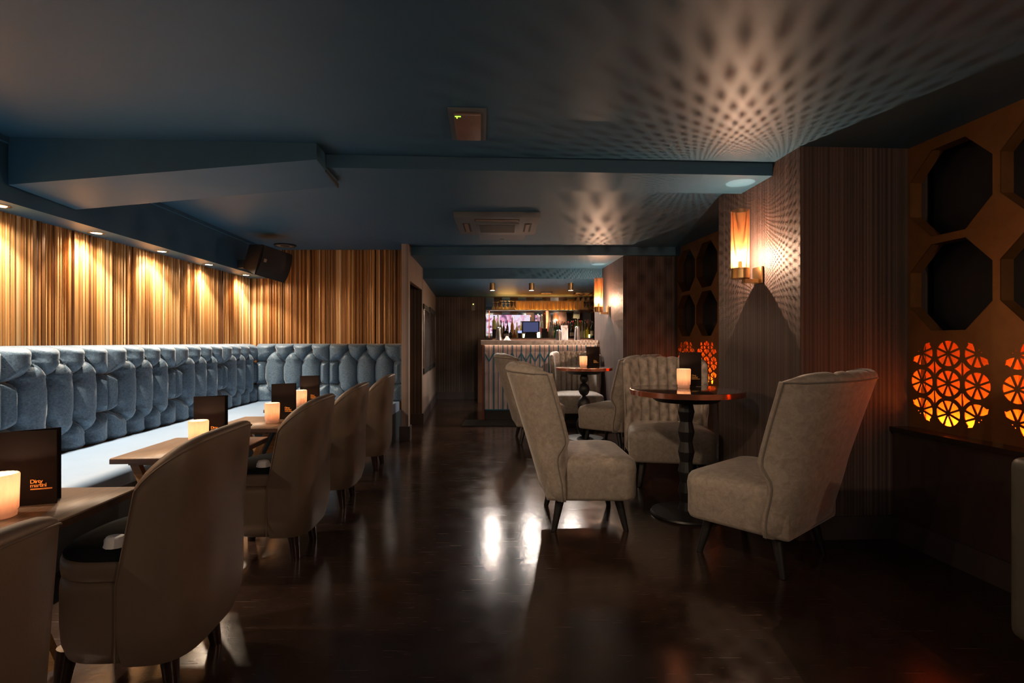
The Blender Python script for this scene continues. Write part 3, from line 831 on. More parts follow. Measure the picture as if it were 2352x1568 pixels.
H1 = EYE-.298
def bead(z0, z1, n, r0, r1, pw):
    out = []
    for k in range(n):
        a = z0+(z1-z0)*k/n; b_ = z0+(z1-z0)*(k+1)/n
        for j in range(9):
            f = j/9; out.append((r0+(r1-r0)*math.sin(PI*f)**pw, a+(b_-a)*f))
    return out+[(r0, z1)]
zz = [.02]+[.705-.0625*k for k in range(10, -1, -1)]
col1 = [(.038 if (len(zz)-1-i) % 2 == 0 else .051, z) for i, z in enumerate(zz)]
round_table('nearer round black table with copper rim and faceted column, candle and menu on it', .345, H1, (1.091,3.30,0), col1, 12)
col2 = []
for z0, z1, r_ in ((.03,.27,.085),(.27,.478,.073),(.478,.622,.061),(.622,.722,.047)):
    for j in range(10): 
        f = j/10; col2.append((.018+(r_-.018)*math.sin(PI*f)**.6, z0+(z1-z0)*f))
H2 = EYE-.285
round_table('farther round black table with copper rim on a column of turned balls, near the bar', .312, H2, (.80,5.85,0), col2, 32)

# ------------------------------------------------------------------ candles and menus
def candle(label):
    r = thing('candle_holder', label, 'candle', (0,0,0), 0, 'fluted frosted glass candle holders')
    def flute(R, n=96, amp=.0016): return [((R+amp*abs(math.sin(9*2*PI*i/n))), 2*PI*i/n) for i in range(n)]
    rs = []
    for R, z in ((.034,.0),(.0375,.002),(.038,.012),(.0365,.016),(.0385,.022),(.0395,.06),(.041,.118),(.0385,.1225),(.0365,.119),(.0355,.06),(.034,.020),(.002,.018)):
        rs.append([(rr*math.cos(a), rr*math.sin(a), z) for rr, a in flute(R, amp=.003 if z > .018 else .0002)])
    MB().rings(rs, True, True, True).build('glass', 'frost', r, smooth=True, ang=60)
    MB().lathe([(.018,.0185),(.020,.022),(.020,.052),(.018,.055),(.002,.053)], n=24).build('candle', 'wax', r, smooth=True)
    MB().lathe([(.0015,.056),(.0058,.064),(.0068,.073),(.0042,.088),(.0006,.102)], n=12).build('flame', 'flame', r, smooth=True)
    return r
cz = .58
cand = [(-1.459,1.50,cz,'frosted candle holder cut by the left edge of the frame'),
        (-1.4995,2.52,cz,'lit frosted candle holder rising behind the large tub chair, second nearest on the wooden tables'),
        (-1.475,3.24,cz,'lit frosted candle holder on the wooden table with a menu half hidden behind it'),
        (-1.638,4.09,cz,'lit frosted candle holder on the farthest wooden table'),
        (1.105,3.39,H1,'lit frosted candle holder on the nearer round table'),
        (.79,5.83,H2,'small lit frosted candle holder on the farther round table')]
c0 = candle(cand[0][3])
for i, (x, y, z, lb) in enumerate(cand):
    if i == 0: c0.location = (x, y, z+.0003)
    else: dup(c0, (x, y, z+.0003), .3*i, lb)
    point('candle_light', (x, y, z+.110), .6, (1, .62, .36), .006)
def text_mesh(body, size, name='lettering'):
    cu = bpy.data.curves.new(name, 'FONT'); cu.body = body; cu.size = size; cu.extrude = .0004; cu.offset = size*.018; cu.space_character = .88
    o = bpy.data.objects.new(name, cu); C.objects.link(o)
    dg = bpy.context.evaluated_depsgraph_get(); me = bpy.data.meshes.new_from_object(o.evaluated_get(dg)); bpy.data.objects.remove(o)
    me.materials.clear(); me.materials.append(M['gold']); return me
def menu(label):
    """folded card standing open; cover faces local -y, spine on local -x side"""
    r = thing('menu', label, 'menu', (0,0,0), 0, 'dark folded menus with gold lettering')
    W, H = .148, .226
    MB().box(-W/2,W/2,-.0012,.0012,0,H).build('front_cover', 'menu', r)
    MB().box(-W/2,W/2-.012,.0014,.004,.002,H-.002).build('inner_leaf', 'page', r, rotz=.07, loc=(0,.006,0))
    b_ = MB().box(0,W,-.0012,.0012,0,H).build('back_cover', 'menu', r, rotz=.42, loc=(-W/2+.001,.002,0))
    for s, sz, z in (('Dirty', .0165, .0665), ('martini', .0165, .0545)):
        me = text_mesh(s, sz); me.transform(Matrix.Translation((.008, -.0018, z)) @ Matrix.Rotation(PI/2, 4, 'X'))
        o = bpy.data.objects.new('lettering', me); C.objects.link(o); o.parent = r
    MB().box(.009,.063,-.0022,-.0014,.0465,.0505).build('gold_rule', 'gold', r)
    return r
mn = [(-1.478,1.605,cz,.36,'dark folded menu with gold lettering at the left edge of the frame'),
      (-1.505,2.62,cz,.10,'dark menu on the second nearest wooden table, above the large tub chair'),
      (-1.475,3.40,cz,.12,'dark menu behind the candle on the wooden table in front of the corner'),
      (-1.61,4.19,cz,.10,'dark menu on the farthest wooden table, seen against the tufted back'),
      (1.185,3.50,H1,.05,'dark menu with gold lettering on the nearer round table'),
      (.905,5.90,H2,.0,'dark menu on the farther round table beside its candle')]
m0 = menu(mn[0][4])
for i, (x, y, z, a, lb) in enumerate(mn):
    if i == 0: m0.location = (x, y, z+.0003); m0.rotation_euler.z = a
    else: dup(m0, (x, y, z+.0003), a, lb)
# folded white napkins on two tub seats
def napkin(label, loc):
    rnd = random.Random(len(label)); mb = MB(); n = 14; rows = []
    for j in range(8):
        f = j/7; rows.append([(.032*(1-.35*f)*math.cos(2*PI*i/n)*(1+.15*rnd.random()), .026*(1-.4*f)*math.sin(2*PI*i/n)*(1+.2*rnd.random()), .03*math.sin(f*PI/2)) for i in range(n)])
    mb.rings(rows); return tag(recalc(mb.build('napkin', 'white', smooth=True, loc=loc, ang=60)), label, 'napkin', 'white napkins on the tub chair seats')
napkin('white napkin lying on the seat of the large tub chair', (-1.185,1.575,.4695))
napkin('small white napkin on the seat of the tub chair third from the camera', (-1.215,2.575,.4695))

# ------------------------------------------------------------------ sconces
def sconce(label):
    r = thing('wall_sconce', label, 'wall lamp', (0,0,0), 0, 'perforated brass tube wall lamps')
    R = .0535; n = 64; z0, z1 = .065, .428; mb = MB()
    mb.rings([[(R*math.cos(2*PI*i/n), R*math.sin(2*PI*i/n), z) for i in range(n+1)] for z in (z0, z1)], False)
    o = mb.build('perforated_shade', 'perf', r, smooth=True)
    uvl = o.data.uv_layers.new(name='UVMap')
    for p in o.data.polygons:
        for li in p.loop_indices:
            vi = o.data.loops[li].vertex_index; uvl.data[li].uv = ((vi % (n+1))/n*.3358, o.data.vertices[vi].co.z)
    MB().lathe([(.0005,0),(.052,0),(.0555,.003),(.0555,.056),(.0565,.057),(.0565,.066),(.050,.066),(.048,.06),(.0005,.06)], n=48).build('brass_cup', 'brass', r, smooth=True)
    MB().lathe([(.012,.06),(.012,.105),(.009,.112)], n=20).build('lamp_holder', 'wax', r, smooth=True)
    MB().lathe([(.003,.112),(.0075,.117),(.0075,.124),(.004,.129),(.001,.131)], n=14).build('bulb', 'bulb', r, smooth=True)
    MB().box(.02,.110,-.022,.022,-.025,-.001).build('arm', 'brass', r)
    bp = MB().box(.106,.120,-.055,.055,-.03,.075).build('wall_plate', 'brass', r); bevel(bp, .003, 2)
    return r
s0 = sconce('brass perforated tube wall lamp on the near right pillar')
s0.location = (1.425,3.29,1.47); s0.rotation_euler.z = .056
dup(s0, (1.087,6.62,1.45), .056, 'brass perforated tube wall lamp on the far pillar beside the bar')
for (x, y, z), e in (((1.425,3.29,1.47), 46), ((1.087,6.62,1.45), 44)):     # a tall filament: four short pieces
    for k in range(4): point('sconce_light', (x, y, z+.1365+.0012*k), e/4, (1, .63, .41), .0008)

# ------------------------------------------------------------------ ceiling fittings
dl = [2.10, 2.82, 3.53, 4.25, 4.98, 5.765]
def downlight(label):
    r = thing('downlight', label, 'downlight', (0,0,0), 0, 'recessed downlights in the left soffit')
    MB().rings([[(a*math.cos(2*PI*i/32), a*math.sin(2*PI*i/32), z) for i in range(32)] for a, z in ((.05,0),(.05,-.004),(.036,-.006),(.033,.0))], True, False, False).build('rim', 'steel', r, smooth=True)
    MB().lathe([(.033,-.001),(.030,-.0035)], n=24).build('lens', 'downface', r)
    return r
lbs = ['recessed soffit downlight above the banquette, out past the left edge of the frame', 'recessed soffit downlight cut by the left edge of the frame', 'large recessed soffit downlight, nearest one fully in view', 'recessed soffit downlight second from those fully in view at left', 'recessed soffit downlight second from the speaker', 'recessed soffit downlight closest to the speaker']
d0 = downlight(lbs[1]); 
for i, d in enumerate(dl[1:]):
    x = wl(d)+.115
    if i == 0: d0.location = (x, d, 1.809)
    else: dup(d0, (x, d, 1.809), 0, lbs[i+1])
for d in [.7, 1.4]+dl:
    x = wl(d)+.115
    spot('downlight_beam', (x, d, 1.795), (x-.035, d, 0), 70, 112, .45, (1, .84, .66), .02)
    spot('downlight_spill', (x, d, 1.795), (x+.25, d, 0), 14, 165, .35, (1, .78, .55), .02)
# three brass spots above the bar
def cyl_spot(label):
    r = thing('spotlight', label, 'spotlight', (0,0,0), 0, 'brass cylinder spotlights above the bar')
    MB().lathe([(.0395,0),(.0395,-.098),(.041,-.10),(.041,-.106),(.037,-.106),(.034,-.10)], n=32).build('cylinder', 'brass', r, smooth=True)
    MB().lathe([(.034,-.101),(.031,-.1045)], n=24).build('lens', 'spotface', r)
    return r
ZC = EYE+.837
sp_l = ['left', 'middle', 'right']
for i, u in enumerate((1131, 1221, 1311)):
    lb = '%s one of three brass cylinder spotlights hanging above the bar' % sp_l[i]
    if i == 0: sp0 = cyl_spot(lb); sp0.location = (PX(u,7.56),7.56,ZC)
    else: dup(sp0, (PX(u,7.56),7.56,ZC), 0, lb)
    x = PX(u,7.56); spot('bar_spot_beam', (x,7.56,ZC-.112), (x-.02,7.30,0), 65, 145, .4, (1,.86,.74), .03)
spot('bar_spot_beam', (PX(1311,7.56),7.56,ZC-.112), (.80,6.85,.55), 60, 52, .6, (1,.88,.78), .03)
# rectangular ceiling sensor
r = thing('ceiling_fitting', 'rectangular ceiling fitting with a pinkish cover and a tiny green lamp', 'ceiling fitting', (-.215,2.58,CEIL), .056)
MB().box(-.088,.088,-.185,.185,-.008,0).build('frame', 'acbody', r)
bevel(MB().box(-.062,.062,-.15,.155,-.022,-.007).build('cover', 'copperface', r), .006, 2)
MB().box(-.057,-.030,-.143,-.138,-.024,-.022).build('green_indicator', 'greendot', r)
MB().box(-.050,-.046,-.138,-.120,-.024,-.022).build('green_indicator', 'greendot', r)
# ceiling cassette air conditioner
r = thing('air_conditioner', 'square ceiling cassette air conditioner with side vents, between the beams', 'air conditioner', (-.13,4.67,CEIL), .02)
bevel(MB().box(-.355,.355,-.36,.36,-.046,0).build('casing', 'acbody', r), .006, 2)
bevel(MB().box(-.19,.19,-.155,.235,-.056,-.04).build('intake_panel', 'acbody', r), .004, 2)
g = MB().box(-.155,.155,-.115,.20,-.0575,-.055).build('intake_grille', 'acdark', r)
for (x0,x1,y0,y1) in ((-.19,.19,-.285,-.205),(-.30,-.235,-.13,.21),(.235,.30,-.13,.21)):
    MB().box(x0,x1,y0,y1,-.0475,-.044).build('vent_slot', 'acdark', r)
    if x1-x0 > .2: MB().box(x0+.01,x1-.01,y0+.02,y1-.035,-.052,-.046).build('vent_vane', 'acvane', r)
    else: MB().box(x0+.015,x1-.02,y0+.01,y1-.01,-.054,-.046).build('vent_vane', 'acvane', r)
r = thing('access_hatch', 'flush ceiling access hatch behind the air conditioner', 'hatch', (-.10,5.30,CEIL), .02)
MB().box(-.23,.23,-.20,.20,-.004,0).build('frame', 'acbody', r)
MB().box(-.20,.20,-.17,.17,-.007,-.003).build('door', 'acbody', r)
MB().box(-.02,.02,.13,.14,-.009,-.006).build('catch', 'acdark', r)
# round grille near the speaker
r = thing('ceiling_speaker', 'round recessed ceiling fitting with brown cone above the wall speaker', 'ceiling speaker', (PX(661,5.87),5.80,CEIL), 0)
MB().lathe([(.115,0),(.115,-.012),(.10,-.018),(.095,-.012)], n=36, cap=False).build('rim', 'acdark', r, smooth=True)
MB().lathe([(.097,-.012),(.055,-.002)], n=36, cap=True).build('cone', 'acvane', r, smooth=True)
MB().lathe([(.052,-.006),(.048,-.016),(.02,-.022)], n=24).build('centre_cap', 'acdark', r, smooth=True)
# thin trim line on the bulkhead end
struct(recalc(MB().prism([(-1.056,2.98),(-1.050,2.98),(-1.066,3.24),(-1.074,3.24)], [EYE+.958,EYE+.958,EYE+.944,EYE+.944], [EYE+.97]*4).build('trim_9', 'acdark')))
# wall loudspeaker
r = thing('loudspeaker', 'black angled loudspeaker bracketed to the soffit in the back corner', 'loudspeaker', (-2.36,5.22,1.845), 0)
M3 = Matrix.Scale(1.12, 4) @ Matrix.Rotation(math.radians(60), 4, 'Z') @ Matrix.Rotation(math.radians(9), 4, 'Y') @ Matrix.Rotation(math.radians(12), 4, 'X')
cb = MB().hexa([(-.15,-.0,-.135),(.15,0,-.135),(.09,.26,-.10),(-.11,.26,-.10),(-.15,0,.135),(.15,0,.135),(.09,.26,.12),(-.11,.26,.12)])
cb = cb.build('cabinet', 'speaker', r); cb.data.transform(M3); bevel(cb, .008, 2)
gr = MB(); rows = []
for j in range(9):
    z = -.128+.256*j/8; rows.append([(x, -.004-.032*math.cos((z/.135)*PI/2*.9), z) for x in (-.145,-.05,.05,.145)])
gr.rings(rows, False); gr = gr.build('grille', 'speaker', r, smooth=True, ang=80); gr.data.transform(M3)
bd = MB().box(-.125,-.10,-.042,-.036,-.008,.02).build('badge', 'logo', r); bd.data.transform(M3)
MB().box(-.46,-.05,.11,.15,-.02,.06).build('bracket', 'blackmatte', r)

# ------------------------------------------------------------------ bar
BF = 7.30
r = thing('bar_counter', 'bar counter with grey marble top and pink front inlaid with blue chevrons', 'bar counter', (0,0,0), 0)
wt_ = MB().prism([(PX(1104.5,7.2),7.2),(1.175,7.2),(1.175,7.78),(PX(1104.5,7.2),7.78)],1.04,1.097).box(PX(1104.5,7.2),1.175,7.2,7.222,1.031,1.041).build('marble_top', 'marble', r); bevel(wt_, .004, 2)
X0 = PX(1112.5,BF); X1 = 1.178
MB().box(X0,X1,BF,BF+.42,.128,1.04).build('front_panel', 'pinkpanel', r, uv=lambda c: (c.x+c.y, c.z))
MB().box(X0-.03,X0,BF-.002,BF+.42,.0,1.04).build('corner_post', 'redwood', r)
MB().box(X0,X1,BF+.03,BF+.42,0,.128).build('plinth', 'plinth', r)
st = 10.6*BF/F; mb = MB(); y0, y1 = BF-.006, BF+.002
xs = []; x = X0+.002; k = 0
mb.box(X0,X1,y0,y1,.128,.143); mb.box(X0,X0+.010,y0,y1,.128,1.04)
x = PX(1123.4,BF)
while x < X1:
    thick = (k % 2 == 1); wd = .0085 if thick else .0035
    mb.box(x-wd,x+wd,y0,y1,.14,1.04)
    if not thick:       # chevron rising from each thin line to its thick neighbours
        za, zb = PZ(829,BF), PZ(812,BF)
        for s in (-1, 1):
            xe = x+s*st
            if xe > X1: continue
            p = [(x,za-.022),(x,za+.012),(xe,zb+.024),(xe,zb-.010)]
            mb.add([(q[0],y0-.001,q[1]) for q in p]+[(q[0],y1,q[1]) for q in p], [(0,1,2,3),(7,6,5,4),(0,4,5,1),(1,5,6,2),(2,6,7,3),(3,7,4,0)])
    x += st; k += 1
mb.build('blue_inlay', 'blueinlay', r)
MB().box(X0,X1,BF+.42,BF+.45,0,1.04).build('service_side', 'shelf', r)
MB().box(X0+.1,X1,7.60,7.85,1.097,1.118).build('raised_rail', 'shelf', r)
tag(MB().box(-.64,1.1,6.72,7.22,.001,.008).build('dark_floor', 'blackmatte'), 'flat black floor sheet along the foot of the bar', 'mat')  # thin black slab laid over the floor in front of the bar
# back bar: cabinet, shelf, mirrors
DB = 9.30
r = thing('back_bar', 'dark back bar unit with a lit glass shelf against the far wall', 'back bar', (0,0,0), 0)
XL, XR = PX(1100,9.6), 1.575; ZB_ = 1.145
MB().box(XL,XR,DB,9.88,0,ZB_).build('cabinet', 'shelf', r)
MB().box(PX(1116,9.5),XR,9.45,9.86,PZ(712,9.5)-.006,PZ(712,9.5)+.006).build('shelf', 'shelf', r)
MB().box(PX(1116,9.5)+.2,XR,9.855,9.865,PZ(712,9.5)+.008,PZ(712,9.5)+.016).build('shelf_light_strip', 'ledstrip', r)
MB().box(PX(1123.5,9.5)-.008,PX(1123.5,9.5)+.008,9.5,9.52,ZB_,PZ(712,9.5)).build('shelf_post', 'copper', r)
MB().box(PX(1257.5,9.5)-.022,PX(1257.5,9.5)+.022,9.60,9.62,ZB_,PZ(712,9.5)).build('shelf_post', 'copper', r)
MB().box(PX(1110,9.6),XR,9.84,9.87,ZC-.012,ZC-.0).build('top_rail', 'shelf', r)
i = 0; x = PX(1116,9.89)
while x < 1.55:
    MB().box(x,min(x+.151,1.55),9.875,9.885,ZB_,ZC-.012).build('mirror_strip', 'mirror' if i % 2 == 0 else 'bmirror', r); x += .1515; i += 1
MB().box(X0,X1,BF-.03,BF-.022,1.030,1.0385).build('counter_light_strip', 'counterled', bpy.data.objects['bar_counter'])
# added glowing panels that imitate bright reflections in the mirror strips
for a, b_, lb in ((1117.5,1219,'wide added panel glowing white and pink like a mirror reflection behind the left bottles'),(1229,1240,'narrow added panel glowing like a mirror reflection between the till and the clear bottles')):
    r = thing('reflection_panel', lb, 'screen', (0,0,0))  # added stand-in for a mirror reflection, not a real screen
    MB().box(PX(a,9.87),PX(b_,9.87),9.862,9.874,PZ(765,9.87),PZ(723,9.87)).build('picture', 'reflglow', r)  # emissive pane, not a picture: the reflection is painted as glow
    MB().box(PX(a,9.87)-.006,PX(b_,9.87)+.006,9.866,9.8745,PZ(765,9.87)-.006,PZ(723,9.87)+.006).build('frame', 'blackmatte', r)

# bottles
cols = dict(pale=(.62,.62,.18), clear=(.5,.5,.42), green=(.03,.22,.03), dgreen=(.012,.045,.02), red=(.35,.02,.02), amber=(.42,.16,.03), dark=(.02,.014,.012), yellow=(.75,.65,.03), cream=(.7,.62,.35), olive=(.16,.15,.03), wine=(.09,.015,.02))
gm = {k: mat('bottle_%s_glass' % k, v, .08, trans=.35 if k in ('pale','clear','yellow','green','amber') else 0, coat=.5) for k, v in cols.items()}
lblm = mat('bottle_label', (.6,.5,.42), .6); redl = mat('red_bottle_label', (.6,.03,.02), .6); capm = mat('bottle_cap', (.12,.1,.09), .4, .5)
def bottle(u, top, col, d=9.42, w=8, label=None, capcol=None, lab=None, foot=776, shape=0, grp=None):
    x = PX(u, d); zb = max(ZB_, PZ(foot, d)); zt = PZ(top, d); h = zt-zb; R = w*d/F/2
    b0 = thing('bottle', lab, 'bottle', (x, d, zb), 0, grp or 'bottles along the back bar')
    if shape == 0: pr = [(R*.9,0),(R,.01),(R,h*.55),(R*.8,h*.65),(R*.35,h*.75),(R*.3,h*.93)]
    elif shape == 1: pr = [(R*.8,0),(R,.01),(R*.95,h*.35),(R*.6,h*.5),(R*.32,h*.68),(R*.28,h*.93)]
    else: pr = [(R*.95,0),(R,.006),(R,h*.68),(R*.85,h*.74),(R*.35,h*.78),(R*.33,h*.93)]
    MB().lathe(pr, n=14).build('glass_body', gm[col], b0, smooth=True)
    MB().lathe([(R*.36,h*.92),(R*.36,h*.99),(R*.30,h)], n=10).build('stopper', capm if capcol is None else capcol, b0, smooth=True)
    if label: MB().lathe([(R*1.02,h*.14),(R*1.02,h*.42)], n=14, cap=False).build('bottle_label', label, b0, smooth=True)
    return b0
steelcap = M['steel']
# black cabinet under the tall pale bottles
tag(MB().box(PX(1131,9.4),PX(1145,9.4),9.33,9.55,ZB_+.0005,PZ(756,9.4)).build('black_box', 'blackmatte'), 'small black box under the tall pale bottle at the left end', 'box')
bottle(1135,725,'pale',9.44,9,lab='tall pale yellow bottle standing on the black box at the left end',foot=756.2,shape=0)
bottle(1143.7,722,'clear',9.62,9,lab='tall clear bottle with dark stopper right of the pale yellow one')
bottle(1150.5,735,'olive',9.52,7,lab='yellow-green bottle behind the left steel shaker')
bottle(1157,737,'wine',9.60,6,lab='dark bottle with red neck left of the red-necked pair',capcol=redl)
bottle(1165.5,735,'wine',9.62,6,lab='dark bottle with bright red neck above the square labelled bottle',capcol=redl)
bottle(1163,754,'dark',9.36,12,label=lblm,lab='square dark brown bottle with a large pale label',shape=2)
bottle(1176.5,727,'amber',9.60,8,lab='tall amber liquor bottle with clear top left of the till',capcol=steelcap)
bottle(1182,757,'amber',9.36,10,lab='round amber bottle beside the card reader',shape=1)
bottle(1187.5,740,'cream',9.55,8,lab='pale cream bottle with ornate top left of the till',label=lblm,capcol=M['gold'])
bottle(1197,737,'pale',9.62,7,lab='pale yellow bottle partly behind the till screen')
bottle(1173,757,'dark',9.45,7,lab='short dark bottle between the labelled and the amber bottle')
bottle(1218.5,724,'dark',9.66,6,lab='dark bottle with copper pourer rising behind the till',capcol=M['copper'])
bottle(1235.5,721,'clear',9.62,7,lab='clear bottle with red label and pourer, just right of the till',label=redl,capcol=steelcap)
bottle(1244.5,722,'clear',9.60,7.5,lab='clear bottle with red label above the receipt printer',label=redl,capcol=steelcap)
bottle(1264,739,'clear',9.40,6,lab='clear bottle with pale liquid, left of the pair right of the post')
bottle(1269.5,737,'clear',9.40,6,lab='clear bottle with pale liquid, next to the green bottle',label=lblm)
bottle(1275.5,749,'green',9.44,9,lab='bright green squat bottle beside the clear pair',shape=1)
rnd = random.Random(4); k = 0
nm = dict(dgreen='dark green', dark='black', wine='deep red', olive='olive', amber='amber', clear='clear')
for row, d in ((0, 9.72), (1, 9.58)):
    u = 1277+row*2.5
    while u < 1364:
        c = rnd.choice(['dgreen', 'dark', 'wine', 'olive', 'dgreen', 'amber', 'clear'])
        bottle(u, rnd.uniform(731, 741)+row*3, c, d, rnd.uniform(4.6, 5.8), shape=rnd.choice([0, 0, 1]), capcol=rnd.choice([None, redl, steelcap, None]),
               lab='%s bottle in the crowded %s row right of the till' % (nm[c], 'rear' if row == 0 else 'middle'), grp='crowded bottles at the right of the back bar')
        u += rnd.uniform(5.2, 6.4)
bottle(1314,746,'dark',9.42,9,label=lblm,lab='black bottle with white label between the napkin stack and the right shaker',shape=0)
bottle(1349,750,'yellow',9.42,7,lab='squat yellow bottle near the right end',shape=2)
bottle(1344,741,'olive',9.46,9,lab='round olive bottle behind the yellow one near the right end',shape=1)
bottle(1360,737,'dgreen',9.40,9,label=lblm,lab='dark green wine bottle with pale label at the right end')
for i, u in enumerate((1334.5,1338.5,1342)):
    bottle(u,757,'cream',9.38,3.6,lab='%s small cream miniature bottle in the trio near the right end' % ('left', 'middle', 'right')[i],shape=2)
tl = [tag(MB().lathe([(w_*.8,0),(w_,.01),(w_,h_)], n=16).build('tea_light_glass', 'glow', smooth=True, loc=(PX(u,9.34),9.34,ZB_+.0005)), lb, 'candle', 'glowing tea light glasses') for u, w_, h_, lb in
      ((1203,.018,.07,'glowing cream tea light glass left of the till stand'),(1237,.028,.10,'glowing cream tea light glass right of the till stand'),(1353.5,.014,.06,'small pale tea light beside the yellow bottle'))]
# till
r = thing('till', 'black till with a blue-grey screen in the middle of the back bar', 'till', (PX(1219,9.34),9.34,ZB_), 0)
bevel(MB().box(-.158,.158,-.02,.02,.085,.295).build('monitor', 'blackmatte', r), .006, 2)
MB().box(-.135,.135,-.0215,-.0195,.105,.277).build('screen', 'screen', r)
MB().hexa([(-.115,-.03,0),(.115,-.03,0),(.115,.10,0),(-.115,.10,0),(-.09,-.01,.09),(.09,-.01,.09),(.09,.05,.09),(-.09,.05,.09)]).build('stand', 'blackmatte', r)
r = thing('receipt_printer', 'black receipt printer right of the till', 'printer', (PX(1251,9.34),9.34,ZB_), 0)
bevel(MB().box(-.06,.06,-.05,.08,0,.11).build('body', 'blackmatte', r), .006, 2)
bevel(MB().box(-.052,.045,-.045,.06,.108,.165).build('lid', 'blackmatte', r), .006, 2)
MB().box(-.04,.04,-.052,-.049,.04,.046).build('paper_slot', 'acdark', r)
r = thing('card_reader', 'small card reader with a lilac screen left of the till', 'card reader', (PX(1194,9.34),9.34,ZB_), 0)
bevel(MB().hexa([(-.03,-.03,0),(.03,-.03,0),(.03,.03,0),(-.03,.03,0),(-.035,-.01,.13),(.035,-.01,.13),(.035,.02,.13),(-.035,.02,.13)]).build('body', 'blackmatte', r), .003, 1)
MB().hexa([(-.033,-.020,.085),(.033,-.020,.085),(.033,-.016,.085),(-.033,-.016,.085),(-.035,-.0125,.127),(.035,-.0125,.127),(.035,-.009,.127),(-.035,-.009,.127)]).build('screen', 'cardscreen', r)
# glasses on the shelf
ZS = PZ(712,9.5)+.0065
def tumbler():
    return MB().lathe([(.030,0),(.034,.002),(.037,.165),(.0355,.165),(.032,.010),(.001,.008)], n=18)
g0 = tag(tumbler().build('tall_glass', 'barglass', smooth=True), 'tall glass in the amber-lit row on the back bar shelf', 'glass', 'tall glasses in a row on the lit shelf')
us = [1189+9.6*i for i in range(16)]
for i, u in enumerate(us):
    for j, d in enumerate((9.55, 9.70)):
        q = g0 if (i == 0 and j == 0) else g0.copy()
        if q is not g0: C.objects.link(q)
        q.location = (PX(u+j*3,d), d, ZS)
        q['label'] = 'tall glass in the %s rank of the amber-lit shelf row' % ('front' if j == 0 else 'rear')
s_ = MB().lathe([(.042,0),(.040,.002),(.030,.05),(.010,.085),(.0035,.10),(.0035,.15),(.033,.163),(.033,.166),(.001,.167)], n=20)
g1 = tag(s_.build('stemmed_glass', 'barglass', smooth=True), 'x', 'glass', 'upturned stemmed glasses on the lit shelf')
ord_ = ['first', 'second', 'third', 'fourth', 'fifth', 'sixth']
sl = [(1133.5,.86,ord_[0]),(1142.5,.88,ord_[1]),(1152,1.,ord_[2]),(1161.5,1.,ord_[3]),(1171,1.,ord_[4]),(1179.5,.98,ord_[5])]
for i, (u, s, o_) in enumerate(sl):
    q = g1 if i == 0 else g1.copy()
    if i: C.objects.link(q)
    q.location = (PX(u,9.56), 9.56, ZS); q.scale = (s, s, s); q['label'] = '%s upturned stemmed glass from the left end of the lit shelf' % o_
for i, u in enumerate((1340,1346.5,1353,1359.5,1365)):
    q = g1.copy(); C.objects.link(q); q.location = (PX(u,9.56), 9.56, ZS); q.scale = (.85,.85,.95); q['group'] = 'upturned glasses at the right of the shelf'
    q['label'] = 'upturned stemmed glass, %s of five at the right end of the shelf' % ord_[i]
rack = thing('glass_rack', 'brass hanging glass rack under the bar ceiling at right', 'rack', (PX(1345,9.2),9.2,ZC), 0)
for i in range(5): MB().box(-.18+.09*i-.024,-.18+.09*i+.024,-.16,.16,-.03,-.022).build('rail', 'brass', rack)
for y in (-.15, .15): MB().box(-.19,.19,y-.005,y+.005,-.022,0).build('hanger', 'brass', rack)
for i in range(8):
    q = g1.copy(); C.objects.link(q); q.location = (PX(1345,9.2)-.135+.09*(i % 4), 9.12+.14*(i//4), ZC-.022-.166*.62); q.scale = (.75,.75,.62)
    q['group'] = 'glasses hanging from the rack'; q['label'] = 'stemmed glass hanging from the %s of the ceiling rack' % ('front' if i < 4 else 'rear')
# things on the counter
ZM = 1.0975
def shaker(u, top, w, lb):
    d = 7.42; h = PZ(top,d)-ZM; R = w*d/F/2; r = thing('cocktail_shaker', lb, 'shaker', (PX(u,d),d,ZM), 0, 'steel cocktail shakers on the bar')
    MB().lathe([(R,0),(R*.98,.004),(R*.72,h*.86)], n=28).build('body', 'steel', r, smooth=True)
    MB().lathe([(R*.74,h*.84),(R*.74,h*.90),(R*.62,h*.965),(R*.4,h)], n=28).build('cap', 'steel', r, smooth=True)
shaker(1145.5,751,16,'left steel cocktail shaker, below the pale yellow bottle')
shaker(1283,757,15,'shorter steel cocktail shaker left of the white napkin stack')
shaker(1325.5,749,15,'right steel cocktail shaker, tallest of the three')
r = thing('napkin_holder', 'tall stack of white paper napkins on the bar counter', 'napkin holder', (PX(1297,7.42),7.42,ZM), 0)
bevel(MB().box(-.045,.045,-.03,.03,.0,.17).build('napkin_stack', 'white', r), .004, 2)
MB().box(-.05,.040,-.02,.02,.168,.21).build('raised_napkins', 'white', r)
rn = random.Random(2); mb = MB(); rows = []
for j in range(6):
    f = j/5; rows.append([(.042*(1-.7*f)*math.cos(2*PI*i/9)*(1+.3*rn.random()), .03*(1-.7*f)*math.sin(2*PI*i/9), .05*f*(1+.2*rn.random())) for i in range(9)])
mb.rings(rows); tag(recalc(mb.build('crumpled_napkin', 'white', loc=(PX(1164.5,7.40),7.40,ZM))), 'crumpled white napkin on the bar beside the left shaker', 'napkin')
r = thing('card_sign', 'small beige card sign with a grey window, above the right bottles', 'sign', (PX(1324.5,9.75),9.75,PZ(723,9.75)), 0)
MB().hexa([(-.065,-.002,-.062),(.052,-.002,-.07),(.052,.002,-.07),(-.065,.002,-.062),(-.055,-.002,.07),(.065,-.002,.062),(.065,.002,.062),(-.055,.002,.07)]).build('card', mat('beige_card', (.42,.38,.28), .6), r)
MB().box(-.048,.052,-.0035,-.0025,.012,.048).build('window', mat('grey_card_window', (.16,.16,.16), .4), r)
MB().box(.018,.028,-.0045,-.0035,.040,.050).build('red_mark', redl, r)
